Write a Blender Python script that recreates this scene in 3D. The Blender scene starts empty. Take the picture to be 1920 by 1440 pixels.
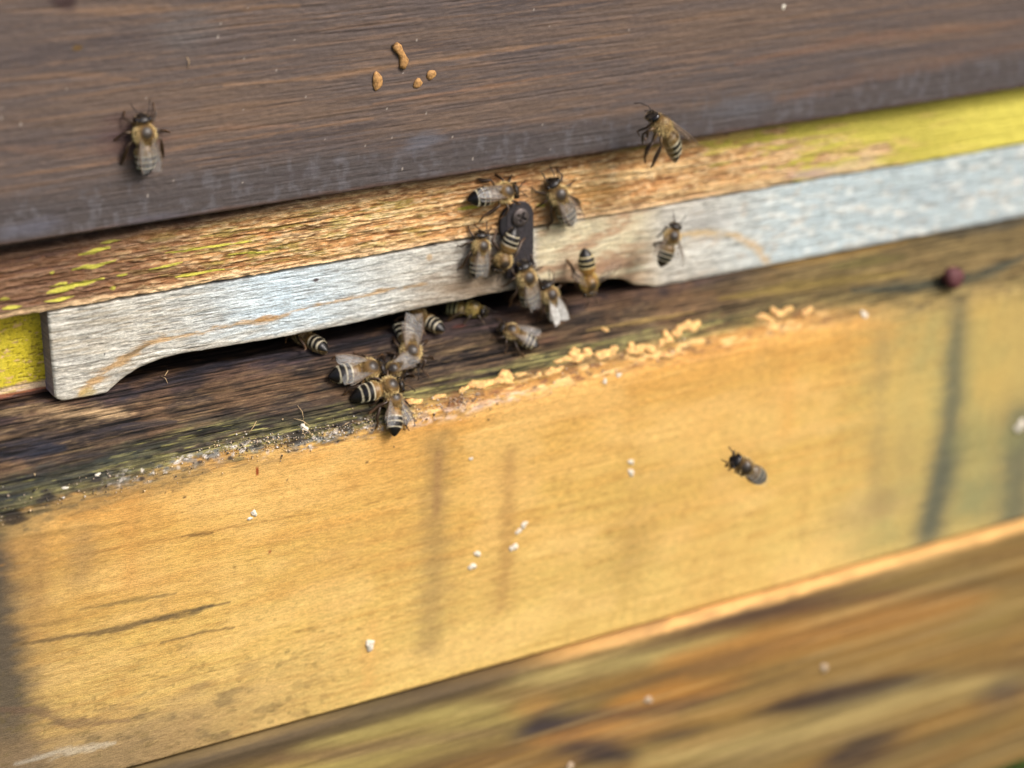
import bpy, math, random
import numpy as np
from mathutils import Vector, Matrix
C = bpy.context.scene.collection
sc = bpy.context.scene
S = 0.001                                   # everything below is written in millimetres

# ------------------------------------------------------------------ camera, world, sun
FPX = 3904.0
PIT, YAW = math.radians(21.7), math.radians(29.6)
st, ct, sp, cp = math.sin(YAW), math.cos(YAW), math.sin(PIT), math.cos(PIT)
FW = np.array([st*cp, ct*cp, -sp]); RT = np.array([ct, -st, 0.0]); UP = np.array([st*sp, ct*sp, cp])
def ray(px, py): return FW + (px-960)/FPX*RT + (720-py)/FPX*UP
CAM = -ray(960, 735)*468.0
cam = bpy.data.cameras.new('camera'); camo = bpy.data.objects.new('camera', cam); C.objects.link(camo)
camo.matrix_world = Matrix(((RT[0], UP[0], -FW[0], CAM[0]*S), (RT[1], UP[1], -FW[1], CAM[1]*S), (RT[2], UP[2], -FW[2], CAM[2]*S), (0, 0, 0, 1)))
cam.sensor_width = 36; cam.lens = 36*FPX/1920; cam.clip_start = 0.01; cam.clip_end = 60
cam.dof.use_dof = True; cam.dof.focus_distance = 0.4395
cam.dof.aperture_fstop = cam.lens/9.6
sc.camera = camo
w = bpy.data.worlds.new('World'); sc.world = w; w.use_nodes = True
SUN_EL, SUN_AZ = math.radians(44), math.radians(31)       # azimuth to the right of straight in front of the hive
sdir = Vector((math.sin(SUN_AZ)*math.cos(SUN_EL), -math.cos(SUN_AZ)*math.cos(SUN_EL), math.sin(SUN_EL)))
sky = w.node_tree.nodes.new('ShaderNodeTexSky'); sky.sky_type = 'NISHITA'; sky.sun_disc = False
sky.sun_elevation = SUN_EL; sky.dust_density = 6; sky.air_density = .8; sky.sun_rotation = math.atan2(sdir.x, sdir.y)
bg = w.node_tree.nodes['Background']; w.node_tree.links.new(sky.outputs[0], bg.inputs[0]); bg.inputs[1].default_value = 0.15
sun = bpy.data.lights.new('sun', 'SUN'); sun.energy = 2.1; sun.angle = math.radians(16); sun.color = (1, .98, .95)
suno = bpy.data.objects.new('sun', sun); C.objects.link(suno); suno.rotation_euler = sdir.to_track_quat('Z', 'Y').to_euler(); suno.location = sdir*2
vs = sc.view_settings; vs.view_transform = 'Standard'; vs.look = 'None'; vs.gamma = 1; vs.exposure = 0.08

# ------------------------------------------------------------------ numpy helpers
def lin(c):
    c = np.asarray(c, float)/255.0
    return np.where(c <= .04045, c/12.92, ((c+.055)/1.055)**2.4)
def hsh(i, j, seed):
    n = (i.astype(np.int64)*374761393 + j.astype(np.int64)*668265263 + seed*1442695041) & 0xffffffff
    n = ((n ^ (n >> 13))*1274126177) & 0xffffffff
    n = (n ^ (n >> 16)) & 0xffffff
    return n/float(0xffffff)
def vn(x, y, seed):
    i, j = np.floor(x), np.floor(y); fx, fy = x-i, y-j
    fx = fx*fx*(3-2*fx); fy = fy*fy*(3-2*fy)
    a, b, c, d = hsh(i, j, seed), hsh(i+1, j, seed), hsh(i, j+1, seed), hsh(i+1, j+1, seed)
    return (a*(1-fx)+b*fx)*(1-fy) + (c*(1-fx)+d*fx)*fy
def fbm(x, z, sx, sz, octv=3, seed=1, gain=.55):          # about -1..1
    t = 0; a = 1; tot = 0; x = x/sx + 37.1; z = z/sz + 11.7
    for k in range(octv):
        t = t + a*(vn(x, z, seed+k*17)*2-1); tot += a; a *= gain; x = x*2.03+5.3; z = z*2.03+1.7
    return t/tot*1.5
def sm(a, b, v):
    t = np.clip((v-a)/(b-a), 0, 1); return t*t*(3-2*t)

def hit(px, py, Y):
    r = ray(px, py); return CAM + r*((Y-CAM[1])/r[1])
# profile of the floor board: vertical face, worn rounded edge, weathered slope, floor into the hive
_p = [(0, z) for z in np.arange(-68.5, -4, .4)]
def _curve():
    P = np.array([(0, -4), (.15, -2.4), (.8, -.9), (2.2, .8), (5, 3.9), (8.5, 7.5), (11.5, 10.6), (13.2, 12.2), (14.6, 12.9), (17, 13.1)], float)
    d = np.r_[0, np.cumsum(np.hypot(*np.diff(P, axis=0).T))]
    t = np.arange(0, d[-1], .15)
    from numpy import interp
    y, z = interp(t, d, P[:, 0]), interp(t, d, P[:, 1])
    k = np.ones(9)/9
    ys = np.convolve(np.pad(y, 4, 'edge'), k, 'valid'); zs = np.convolve(np.pad(z, 4, 'edge'), k, 'valid')
    return list(zip(ys, zs))
_p += _curve() + [(y, 13.1) for y in np.r_[np.arange(17.3, 32, .5), np.arange(34, 92, 6)]]
PROF = np.array(_p); _d = np.hypot(*np.diff(PROF, axis=0).T); PS = np.r_[0, np.cumsum(_d)]
PS -= np.interp(0, PROF[:300, 1], PS[:300])
_t = np.gradient(PROF, axis=0); _t /= np.linalg.norm(_t, axis=1)[:, None]
PN = np.stack([-_t[:, 1], _t[:, 0]], 1)                     # outward normal (y, z)
def hit_prof(px, py, off=0.0):
    r = ray(px, py); Q = PROF + PN*off
    cr = (Q[:, 0]-CAM[1])*r[2] - (Q[:, 1]-CAM[2])*r[1]
    ix = np.where(np.sign(cr[:-1]) != np.sign(cr[1:]))[0]
    i = ix[0] if len(ix) else int(np.argmin(abs(cr)))
    k = (Q[i, 0]-CAM[1])/r[1] if abs(r[1]) > .1 else 1
    P = CAM + r*k
    return P, PS[i], np.array([0, PN[i, 0], PN[i, 1]])

# ------------------------------------------------------------------ blender helpers
def link(o, parent=None):
    C.objects.link(o)
    if parent is not None: o.parent = parent
    return o
def mesh_np(name, V, F, mat=None, parent=None, col=None, smooth=True, mats=None, fm=None):
    me = bpy.data.meshes.new(name); V = np.asarray(V, np.float32)
    if isinstance(F, np.ndarray):
        k = F.shape[1]; me.vertices.add(len(V)); me.vertices.foreach_set('co', (V*S).astype(np.float32).ravel())
        me.loops.add(F.size); me.polygons.add(len(F))
        me.loops.foreach_set('vertex_index', F.astype(np.int32).ravel())
        me.polygons.foreach_set('loop_start', np.arange(0, F.size, k, dtype=np.int32))
        me.polygons.foreach_set('loop_total', np.full(len(F), k, np.int32)); me.update(calc_edges=True); me.validate()
    else:
        me.from_pydata((V*S).tolist(), [], F)
    if smooth: me.polygons.foreach_set('use_smooth', np.ones(len(me.polygons), bool))
    if col is not None:
        a = me.color_attributes.new('Col', 'FLOAT_COLOR', 'POINT')
        cc = np.ones((len(V), 4), np.float32); cc[:, :3] = col; a.data.foreach_set('color', cc.ravel())
    for m in (mats or [mat]): me.materials.append(m)
    if fm is not None: me.polygons.foreach_set('material_index', np.asarray(fm, np.int32))
    return link(bpy.data.objects.new(name, me), parent)
def empty(name, loc=(0, 0, 0), label=None, cat=None, group=None):
    o = bpy.data.objects.new(name, None); o.empty_display_size = .01; C.objects.link(o)
    o.location = Vector([v*S for v in loc]); tag(o, label, cat, group); return o
def tag(o, label=None, cat=None, group=None, kind=None):
    if label: o['label'] = label
    if cat: o['category'] = cat
    if group: o['group'] = group
    if kind: o['kind'] = kind
    return o
def gridfaces(nr, nc, wrap=False):
    a = np.arange(nr*nc).reshape(nr, nc)
    if wrap: a = np.c_[a, a[:, :1]]
    return np.stack([a[:-1, :-1], a[:-1, 1:], a[1:, 1:], a[1:, :-1]], -1).reshape(-1, 4)

def nodes(name):
    m = bpy.data.materials.new(name); m.use_nodes = True; return m, m.node_tree.nodes, m.node_tree.links, m.node_tree.nodes['Principled BSDF']
def wood_mat(name, rough=.7, spec=.3, gx=600, gz=5200, amt=.35, bump=.5, dist=.00012, pit=0.0):
    m, N, L, B = nodes(name)
    at = N.new('ShaderNodeAttribute'); at.attribute_name = 'Col'
    tc = N.new('ShaderNodeTexCoord'); mp = N.new('ShaderNodeMapping'); mp.inputs['Scale'].default_value = (gx, gz, gz)
    L.new(tc.outputs['Object'], mp.inputs[0])
    n1 = N.new('ShaderNodeTexNoise'); n1.inputs['Scale'].default_value = 1; n1.inputs['Detail'].default_value = 4; n1.inputs['Roughness'].default_value = .65
    L.new(mp.outputs[0], n1.inputs['Vector'])
    mp2 = N.new('ShaderNodeMapping'); mp2.inputs['Scale'].default_value = (2600, 4200, 4200); L.new(tc.outputs['Object'], mp2.inputs[0])
    n2 = N.new('ShaderNodeTexNoise'); n2.inputs['Scale'].default_value = 1; n2.inputs['Detail'].default_value = 3; L.new(mp2.outputs[0], n2.inputs['Vector'])
    mx = N.new('ShaderNodeMath'); mx.operation = 'MULTIPLY_ADD'; L.new(n2.outputs[0], mx.inputs[0]); mx.inputs[1].default_value = .55; L.new(n1.outputs[0], mx.inputs[2])
    r = N.new('ShaderNodeMapRange'); r.inputs[1].default_value = .5; r.inputs[2].default_value = 1.05; r.inputs[3].default_value = 1-amt; r.inputs[4].default_value = 1+amt
    L.new(mx.outputs[0], r.inputs[0])
    mul = N.new('ShaderNodeVectorMath'); mul.operation = 'SCALE'; L.new(at.outputs[0], mul.inputs[0]); L.new(r.outputs[0], mul.inputs['Scale'])
    L.new(mul.outputs[0], B.inputs['Base Color'])
    bp = N.new('ShaderNodeBump'); bp.inputs['Strength'].default_value = bump; bp.inputs['Distance'].default_value = dist
    L.new(mx.outputs[0], bp.inputs['Height']); L.new(bp.outputs[0], B.inputs['Normal'])
    B.inputs['Roughness'].default_value = rough; B.inputs['Specular IOR Level'].default_value = spec
    return m
def plain(name, col, rough=.6, spec=.4, metal=0, noise=0, nscale=900, bump=0):
    m, N, L, B = nodes(name); B.inputs['Base Color'].default_value = (*lin(col), 1)
    B.inputs['Roughness'].default_value = rough; B.inputs['Specular IOR Level'].default_value = spec; B.inputs['Metallic'].default_value = metal
    if noise or bump:
        tc = N.new('ShaderNodeTexCoord'); n = N.new('ShaderNodeTexNoise'); n.inputs['Scale'].default_value = nscale; n.inputs['Detail'].default_value = 5
        L.new(tc.outputs['Object'], n.inputs['Vector'])
        r = N.new('ShaderNodeMapRange'); r.inputs[1].default_value = .3; r.inputs[2].default_value = .7; r.inputs[3].default_value = 1-noise; r.inputs[4].default_value = 1+noise
        L.new(n.outputs[0], r.inputs[0])
        mul = N.new('ShaderNodeVectorMath'); mul.operation = 'SCALE'; mul.inputs[0].default_value = tuple(lin(col)); L.new(r.outputs[0], mul.inputs['Scale']); L.new(mul.outputs[0], B.inputs['Base Color'])
        if bump:
            bp = N.new('ShaderNodeBump'); bp.inputs['Strength'].default_value = bump; bp.inputs['Distance'].default_value = .0002
            L.new(n.outputs[0], bp.inputs['Height']); L.new(bp.outputs[0], B.inputs['Normal'])
    return m
def attr_mat(name, rough=.5, spec=.4, bump=0, nscale=2500):
    m, N, L, B = nodes(name); at = N.new('ShaderNodeAttribute'); at.attribute_name = 'Col'; L.new(at.outputs[0], B.inputs['Base Color'])
    B.inputs['Roughness'].default_value = rough; B.inputs['Specular IOR Level'].default_value = spec
    if bump:
        tc = N.new('ShaderNodeTexCoord'); n = N.new('ShaderNodeTexNoise'); n.inputs['Scale'].default_value = nscale; L.new(tc.outputs['Object'], n.inputs['Vector'])
        bp = N.new('ShaderNodeBump'); bp.inputs['Strength'].default_value = bump; bp.inputs['Distance'].default_value = .0001
        L.new(n.outputs[0], bp.inputs['Height']); L.new(bp.outputs[0], B.inputs['Normal'])
    return m

# ------------------------------------------------------------------ boards: grids with real relief, coloured on the wood itself
XS = np.r_[np.arange(-190, -126, 4.), np.arange(-126, 50, .33), np.arange(50, 178, .6), np.arange(178, 262, 4.)]
class Board:
    def __init__(s, xs, rows, pj):                 # rows: board coordinate across the grain; pj: pixel -> (x, row coordinate)
        s.X, s.Z = np.meshgrid(xs, rows) if np.ndim(rows) == 1 else (np.broadcast_to(xs, rows.shape).copy(), rows)
        s.col = np.zeros(s.X.shape+(3,)); s.h = np.zeros(s.X.shape); s.pj = pj
        s.wx = fbm(s.X, s.Z, 7, 1.2, 3, 901); s.wz = fbm(s.X, s.Z, 5, 1.0, 3, 902)+.45*fbm(s.X, s.Z, 1.3, .35, 2, 903)
    def n(s, sx, sz, o=3, seed=1): return fbm(s.X, s.Z, sx, sz, o, seed)
    def fill(s, c): s.col[:] = lin(c)
    def mix(s, m, c): s.col += (lin(c)-s.col)*np.clip(m, 0, 1)[..., None]
    def ell(s, px, py, rx, rz, c, a=1, soft=.5, rag=.35, dh=0, rot=0):
        x0, z0 = s.pj(px, py); dx, dz = s.X-x0, s.Z-z0
        if rot: dx, dz = dx*math.cos(rot)+dz*math.sin(rot), -dx*math.sin(rot)+dz*math.cos(rot)
        d = np.sqrt((dx/rx)**2+(dz/rz)**2) + rag*s.wx
        m = (1-sm(1-soft, 1+soft*.3, d))*a; s.mix(m, c); s.h += m*dh; return m
    def stroke(s, pts, wd, c, a=1, soft=.6, rag=.35, dh=0, taper=True):
        P = np.array([s.pj(*p) for p in pts]); best = np.full(s.X.shape, 1e9); tt = np.zeros(s.X.shape); n = len(P)-1
        for i in range(n):
            d = P[i+1]-P[i]; l2 = d@d+1e-9
            t = np.clip(((s.X-P[i][0])*d[0]+(s.Z-P[i][1])*d[1])/l2, 0, 1)
            q = np.hypot(s.X-P[i][0]-t*d[0], s.Z-P[i][1]-t*d[1]); k = q < best; best[k] = q[k]; tt[k] = ((i+t)/n)[k]
        wloc = wd*(.35+.65*np.sin(np.pi*np.clip(tt, .02, .98))) if taper else wd
        d = best/wloc + rag*s.wz
        m = (np.exp(-np.clip(d, 0, 9)**2*1.6) if soft > 1 else 1-sm(1-soft, 1+soft*.4, d))*a; s.mix(m, c); s.h += m*dh; return m
    def below(s, pts):                              # signed distance (mm, across the grain) above a line given in pixels
        P = np.array(sorted(s.pj(*p) for p in pts)); return s.Z - np.interp(s.X, P[:, 0], P[:, 1])
def finish(b, name, mat, parent, P0, nrm, thick_y, edge=.5, cut=None, flip=False):
    """front grid at P0 displaced by h along nrm, rounded at the rim, skirts and back at y = thick_y"""
    nr, nc = b.X.shape
    V = P0 + nrm*b.h[..., None]
    if edge:
        rr = np.minimum(abs(b.Z-b.Z[:1]), abs(b.Z-b.Z[-1:])); rx = np.minimum(abs(b.X-b.X[:, :1]), abs(b.X-b.X[:, -1:]))
        for d in (rr, rx):
            t = np.clip(1-d/edge, 0, 1); V = V - nrm*(edge*(1-np.sqrt(1-t*t*.999)))[..., None]
    bk = V[[0, -1]].copy(); bk[..., 1] = thick_y
    V = V.reshape(-1, 3); col = b.col.reshape(-1, 3)
    F = [gridfaces(nr, nc)]
    o = len(V); B0 = o + np.arange(nc); B1 = o + nc + np.arange(nc); T0 = np.arange(nc); T1 = (nr-1)*nc + np.arange(nc)
    F += [np.stack([B0[:-1], B0[1:], T0[1:], T0[:-1]], 1), np.stack([T1[:-1], T1[1:], B1[1:], B1[:-1]], 1), np.stack([B1[:-1], B1[1:], B0[1:], B0[:-1]], 1)]
    V = np.r_[V, bk.reshape(-1, 3)]; col = np.r_[col, b.col[0], b.col[-1]]
    # ends, as strips on their own vertices so the corner stays crisp
    for e, sgn in ((0, 1), (nc-1, -1)):
        o = len(V); fr = V[np.arange(nr)*nc+e]; back = fr.copy(); back[:, 1] = thick_y
        V = np.r_[V, fr, back]; cc = getattr(b, 'endcol', None)
        ce = np.tile(lin(cc), (nr, 1))*(1+.35*fbm(fr[:, 2], fr[:, 2]*0, .6, 1, 3, 77))[:, None] if cc is not None else b.col[:, e]
        col = np.r_[col, ce, ce]; a = o+np.arange(nr); bb = a+nr
        q = np.stack([a[:-1], a[1:], bb[1:], bb[:-1]], 1)
        F.append(q if sgn > 0 else q[:, ::-1])
    ob = mesh_np(name, V, np.concatenate(F), mat, parent, np.clip(col, .002, .95))
    return ob

# ================================================================== the brown box above
hive_box = empty('hive_box', (0, 8, 49.5), 'dark brown stained hive box wall of weathered wood above the worn rail', 'beehive')
YT = 8.0
def pjp(Y):
    def f(px, py): q = hit(px, py, Y); return q[0], q[2]
    return f
b = Board(XS, np.r_[np.arange(49.5, 106, .22), np.arange(110, 240, 8)], pjp(YT))
X, Z = b.X, b.Z
b.fill((100, 87, 81))
b.mix(sm(-.2, .9, b.n(60, 5, 3, 3)), (113, 94, 81)); b.mix(sm(0, .9, b.n(45, 3.2, 3, 4))*.8, (86, 76, 74))
b.mix(sm(.1, .8, b.n(28, .8, 3, 5))*.3, (146, 112, 84)); b.mix(sm(.25, .85, b.n(16, .35, 3, 6))*.4, (74, 62, 58)); b.mix(sm(.3, .8, b.n(2.2, .3, 3, 306))*.35, (122, 102, 88)); b.mix(sm(.3, .8, b.n(2.6, .3, 3, 307))*.25, (76, 66, 62))
b.mix(sm(.35, .9, b.n(6, .3, 3, 8))*.3, (150, 120, 98))
b.mix(sm(.2, .7, b.n(12, 4, 3, 305))*.25, (92, 82, 80)); b.col *= .92*np.array([.97, 1., 1.04])
low = 1-sm(6.5, 11.5, Z-49.5+b.n(20, 2, 3, 7)*2.2)
b.mix(low*.85, (78, 73, 73)); b.mix(low*sm(0, .7, b.n(1.6, 2.6, 4, 9))*.55, (102, 99, 103)); b.mix(low*sm(.2, .8, b.n(9, .5, 3, 10))*.4, (72, 64, 66))
b.mix((1-sm(.5, 1.4, Z-49.5+b.wx*.4))*.6, (92, 68, 56))
for pts, wd, c, a in [
    ([(0, 333), (200, 305), (380, 270), (700, 222), (830, 130)][:4], .45, (150, 114, 84), .6),
    ([(420, 160), (620, 145), (760, 120), (960, 92), (1180, 62)], .5, (160, 124, 92), .65),
    ([(700, 195), (900, 165), (1120, 130)], .35, (160, 120, 90), .6), ([(0, 20), (300, 18), (560, 10)], .9, (146, 114, 86), .6),
    ([(0, 150), (130, 140), (260, 150)], .6, (150, 116, 88), .6), ([(0, 245), (90, 240), (240, 222)], .5, (60, 50, 46), .5),
    ([(480, 70), (620, 62), (800, 48), (880, 52)], .3, (50, 40, 40), .6), ([(330, 285), (520, 262), (760, 222)], .25, (56, 46, 44), .6),
    ([(0, 280), (150, 285), (300, 262)], 1.1, (136, 104, 82), .45), ([(300, 262), (420, 240), (560, 235)], .6, (146, 108, 82), .5),
    ([(1380, 120), (1600, 75), (1920, 40)], 1.2, (132, 96, 74), .6), ([(1450, 190), (1700, 130), (1920, 85)], 2.0, (124, 94, 76), .5),
    ([(1150, 200), (1400, 140), (1700, 90)], 3.0, (84, 79, 80), .7), ([(60, 600), (200, 575)], .3, (60, 50, 50), .4)]:
    b.stroke(pts, wd*1.2, c, a*.62, 2, .6)
b.ell(120, 5, 3.2, 1.6, (60, 44, 44), .85); b.ell(145, 90, 1.0, .7, (98, 76, 44), .9); b.ell(350, 50, 9, 6, (98, 94, 94), .5, .8)
b.ell(235, 260, 9, 5, (88, 62, 62), .55, .9); b.ell(790, 268, 6, 2.6, (104, 106, 116), .5, .7)
b.ell(60, 430, 9, 2, (100, 100, 112), .6, .7); b.ell(300, 415, 10, 2, (98, 96, 106), .5, .7); b.ell(1400, 200, 12, 3, (94, 93, 98), .6, .8)
rg = np.random.RandomState(5)
for k in range(55):                                     # tiny pale flecks of old droppings and dust
    b.ell(rg.uniform(0, 1250), rg.uniform(10, 420), rg.uniform(.08, .2), rg.uniform(.12, .4), (170, 160, 150), .8, .4, .2)
g = b.n(30, .5, 4, 5); b.h = .03*g + .03*b.n(2.2, .3, 3, 306) + .07*b.n(8, .3, 3, 20) - .10*sm(.45, .75, b.n(30, .45, 3, 21)) + .05*b.n(1.2, 1.0, 3, 22)
b.h += .03*low*b.n(.8, 1.8, 3, 24)
P0 = np.stack([X, np.full_like(X, YT), Z + np.where(Z < 50, .12*fbm(X, X*0, 12, 1, 3, 31), 0)], -1)
m_top = wood_mat('stained_brown_wood', .72, .2, 700, 4000, .16, .45, .00010)
finish(b, 'front_wall', m_top, hive_box, P0-np.array([0, 8, 49.5]), np.array([0, -1., 0]), 22, .9)

# ================================================================== the floor board frame
floor_ = empty('hive_floor', (0, 0, -68), 'weathered hive floor with peeling yellow rail, dark sill and orange front face', 'beehive floor')
OFF = np.array([0, 0, -68.])
YR = 12.5
b = Board(XS, np.r_[np.arange(33.3, 49.2, .13), np.arange(49.5, 60, 1.5)], pjp(YR)); X, Z = b.X, b.Z
gr = b.n(26, .75, 4, 41); gr2 = b.n(7, .42, 4, 42); gr3 = b.n(2.6, .7, 3, 43)
xl = sm(-60, -95, X+8*b.wx)                            # browner toward the left end
b.fill((202, 156, 102)); b.mix(sm(-.1, .7, gr)*.9, (228, 196, 142)); b.mix(sm(.1, .7, -gr)*.9, (174, 128, 84))
b.mix(sm(.1, .8, b.n(9, 1.6, 3, 44))*.6, (218, 160, 104)); b.mix(sm(.25, .8, gr3)*.6, (246, 222, 176)); b.mix(sm(.35, .75, gr2)*.8, (112, 74, 50))
b.mix(sm(-45, -85, X+8*b.wx)*.5, (150, 104, 74)); b.mix(xl*.75, (104, 80, 68)); b.mix(xl*sm(0, .7, gr)*.6, (150, 118, 98)); b.mix(xl*sm(.15, .6, -gr)*.7, (76, 58, 54))
b.mix(sm(-30, -60, X)*(1-xl)*sm(-.1, .6, -gr)*.55, (150, 104, 68))
b.mix((1-sm(.6, 1.8, Z-33.3+.5*b.wx))*.7, (238, 206, 160))
topd = 1-sm(1.2, 2.6, 49.4-Z+.5*gr+.4*b.wx); b.mix(topd*(.35+.6*sm(-20, -90, X)), (52, 54, 66))  # overhang shadow painted as a dark blue band, stronger at left
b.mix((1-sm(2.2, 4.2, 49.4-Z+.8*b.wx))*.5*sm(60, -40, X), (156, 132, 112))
moss = sm(.15, .55, b.n(5, .8, 4, 45)+.35*b.n(18, 3, 2, 46))*(1-sm(20, 50, abs(X+42)))*sm(.5, 3, Z-33.3)*sm(13.5, 11, Z-33.3)
b.mix(moss*.6, (150, 142, 70)); b.mix(moss*sm(.3, .7, gr2)*.7, (92, 92, 46))
b.mix(sm(.3, .55, b.n(10, .26, 3, 352))*.65, (88, 60, 42)); crk = sm(.38, .6, gr2) + sm(.5, .72, b.n(34, .5, 3, 47))
gq = b.n(1.5, .45, 3, 340); b.mix(sm(.2, .7, gq)*.5*(1-xl), (244, 216, 168)); b.mix(sm(.3, .75, -gq)*.6, (120, 82, 54))
b.h = .26*gr + .18*gr2 + .14*gr3 + .22*gq - .5*sm(.45, .75, b.n(34, .5, 3, 47)) - .25*sm(.4, .7, b.n(11, .4, 3, 48))
yc = (196, 190, 82)
for pts, wd in [([(88, 549), (110, 543), (150, 533), (195, 522)], .5), ([(92, 538), (125, 530)], .3), ([(137, 506), (160, 500), (182, 499), (215, 487)], .45), ([(150, 478), (178, 470), (205, 463)], .45),
    ([(190, 456), (224, 450)], .35), ([(84, 565), (110, 562), (137, 556)], .4), ([(5, 579), (38, 574)], .35), ([(0, 562), (16, 560)], .3), ([(220, 517), (238, 514)], .35), ([(208, 541), (216, 539)], .5),
    ([(280, 505), (340, 492)], .35), ([(310, 475), (400, 462), (470, 452)], .3), ([(330, 520), (420, 505)], .3), ([(430, 478), (520, 470)], .35), ([(95, 512), (100, 510)], .4),
    ([(1008, 384), (1022, 386)], .6), ([(860, 392), (900, 388)], .5)]:
    b.stroke(pts, wd, yc, .95, .25, .55, .16)
# yellow paint that still holds at the right end
xr = sm(50, 118, X)
pm = sm(.0, .22, b.n(9, 1.5, 4, 51)*.75+.35*b.n(30, 5, 2, 52)+(X-105)/42 + .55 + (Z-42)/16*(1-sm(110, 140, X)))
b.mix(pm*sm(18, 62, X), (196, 184, 88)); b.mix(pm*sm(.2, .6, b.n(8, 1.2, 3, 351))*sm(165, 110, X)*.6, (214, 178, 120)); b.mix(pm*sm(.1, .7, gr2)*sm(150, 100, X)*.45, (150, 150, 60))
b.mix(pm*sm(120, 150, X)*.7, (222, 211, 100)); b.h = b.h*(1-.5*pm*xr) + .12*pm*sm(18, 62, X)
b.mix(xr*(1-pm)*.5, (216, 190, 150))
b.ell(1520, 325, 9, 1.6, (190, 160, 170), .6); b.ell(1600, 310, 12, 1.8, (216, 196, 150), .6)
b.ell(1110, 360, 8, 3, (222, 176, 104), .4, .9)
b.ell(985, 350, 5, 4, (150, 100, 66), .5, .8); b.mix((1-sm(0, 1, abs(X-12)-5))*(1-sm(3, 5, Z-33.3))*.5, (120, 76, 44))
zt = 48.85 - 1.9*sm(-25, -100, X) - .5*sm(20, -40, X) + .35*b.n(9, 1, 3, 350); rb = sm(zt-.15, zt+.15, Z); b.h -= 4.2*rb; b.mix(rb*.8, (50, 48, 50))  # real recess under the overhang, its shade also painted dark
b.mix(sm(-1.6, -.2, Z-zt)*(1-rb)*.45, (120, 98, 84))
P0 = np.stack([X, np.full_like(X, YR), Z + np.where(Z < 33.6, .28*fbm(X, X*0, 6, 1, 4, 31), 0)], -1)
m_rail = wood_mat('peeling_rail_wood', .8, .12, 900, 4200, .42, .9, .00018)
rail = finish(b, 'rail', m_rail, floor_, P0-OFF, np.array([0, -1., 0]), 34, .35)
rail['label'] = 'worn tan rail with flaking yellow paint'

# yellow recessed panels either side of the entrance opening
def ypanel(x0, x1, sd):
    b = Board(np.arange(x0, x1, .25 if x1 < 0 else .8), np.arange(13.3, 33.4, .14 if x1 < 0 else .4), pjp(18.6)); X, Z = b.X, b.Z
    b.fill((204, 186, 46)); b.mix(sm(-.2, .8, b.n(5, 5, 3, 60))*.5, (214, 198, 72))
    ck = sm(.36, .6, b.n(1.1, .26, 3, 61)) + .7*sm(.45, .68, b.n(.28, .8, 3, 62))
    b.mix(ck*.7, (130, 112, 30)); b.mix(sm(.58, .75, b.n(2.2, .9, 3, 63)+.3*(1-sm(2, 12, Z-13.3)))*.8, (208, 172, 120))
    e = Z-13.3+.5*b.wx; b.mix((1-sm(2.6, 3.4, e))*.85, (232, 204, 178)); b.mix((1-sm(2.6, 3.6, e))*sm(-.1, .4, b.n(3, .4, 3, 64))*.7, (196, 172, 90))
    b.mix((1-sm(1.1, 1.7, e))*.85, (142, 66, 38)); b.mix((1-sm(.3, .8, e))*.9, (60, 42, 36))
    b.h = .1*b.n(3, 2, 3, 65) - .18*ck - .35*(1-sm(2.5, 3.2, e))
    P0 = np.stack([X, np.full_like(X, 18.6), Z], -1)
    return finish(b, 'side_panel', m_yel, floor_, P0-OFF, np.array([0, -1., 0]), 30, .2)
m_yel = wood_mat('cracked_yellow_paint', .55, .35, 2600, 3600, .3, .6, .00012)
ypanel(-189, -96.5, 1)['label'] = 'cracked yellow painted panel beside the entrance'; ypanel(60, 260, 2)

# floor board: inside floor, dark sloping sill, orange face
b = Board(XS, PS, lambda px, py: (lambda q: (q[0][0], q[1]))(hit_prof(px, py))); X, Z = b.X, b.Z
e = b.below([(0, 975), (100, 935), (200, 912), (300, 880), (420, 845), (560, 832), (700, 800), (850, 765), (1000, 725), (1150, 690), (1300, 655), (1400, 632), (1520, 600), (1620, 590), (1920, 545)])
e = e + .8*b.n(7, 1.2, 4, 71) + .35*b.n(1.6, .6, 3, 72)
gr = b.n(45, 1.3, 4, 73); gf = b.n(14, .5, 4, 74)
# orange face
b.fill((210, 176, 98)); b.mix(sm(-.2, .8, gr)*.45, (214, 158, 84)); b.mix(sm(-.1, .7, b.n(50, 6, 3, 75))*.6, (230, 192, 116)); b.mix(sm(.15, .7, b.n(18, 5, 3, 375))*.3, (196, 150, 84)); b.mix(sm(.2, .7, b.n(7, .35, 3, 376))*.3, (150, 112, 62)); b.mix(sm(-75, -115, X+10*b.wx)*.6, (154, 128, 82))
b.mix((1-sm(0, 22, -e))*.75, (216, 156, 80)); b.mix((1-sm(0, 9, -e))*sm(-.3, .6, b.n(22, 3, 3, 76))*.6, (218, 150, 76))
b.mix(sm(30, 62, -e)*.55, (226, 200, 124)); b.mix(sm(.1, .7, gf)*.45, (168, 124, 64)); b.mix(sm(.25, .7, b.n(4, .28, 3, 377))*.35, (140, 100, 50)); b.mix(sm(.35, .85, b.n(22, .6, 3, 77))*.3, (244, 206, 130))
b.mix(sm(0, .7, b.n(5, 30, 3, 378)+.3*b.n(2, 2, 2, 379))*.18, (168, 130, 76)); b.mix(sm(-.1, .6, b.n(22, 9, 3, 380))*.35, (240, 204, 134)); b.mix(sm(0, .6, b.n(30, 12, 3, 381))*.15, (206, 150, 82)); b.mix(np.full_like(X, .2), (216, 172, 96)); b.mix(sm(4, 26, -e)*sm(34, 14, -e)*.2, (222, 164, 84))
ol = sm(85, 128, X+6*b.wx); b.mix(ol*.8, (178, 160, 100)); b.mix(ol*sm(-.1, .6, b.n(14, 16, 3, 78))*.5, (154, 150, 100))
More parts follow.
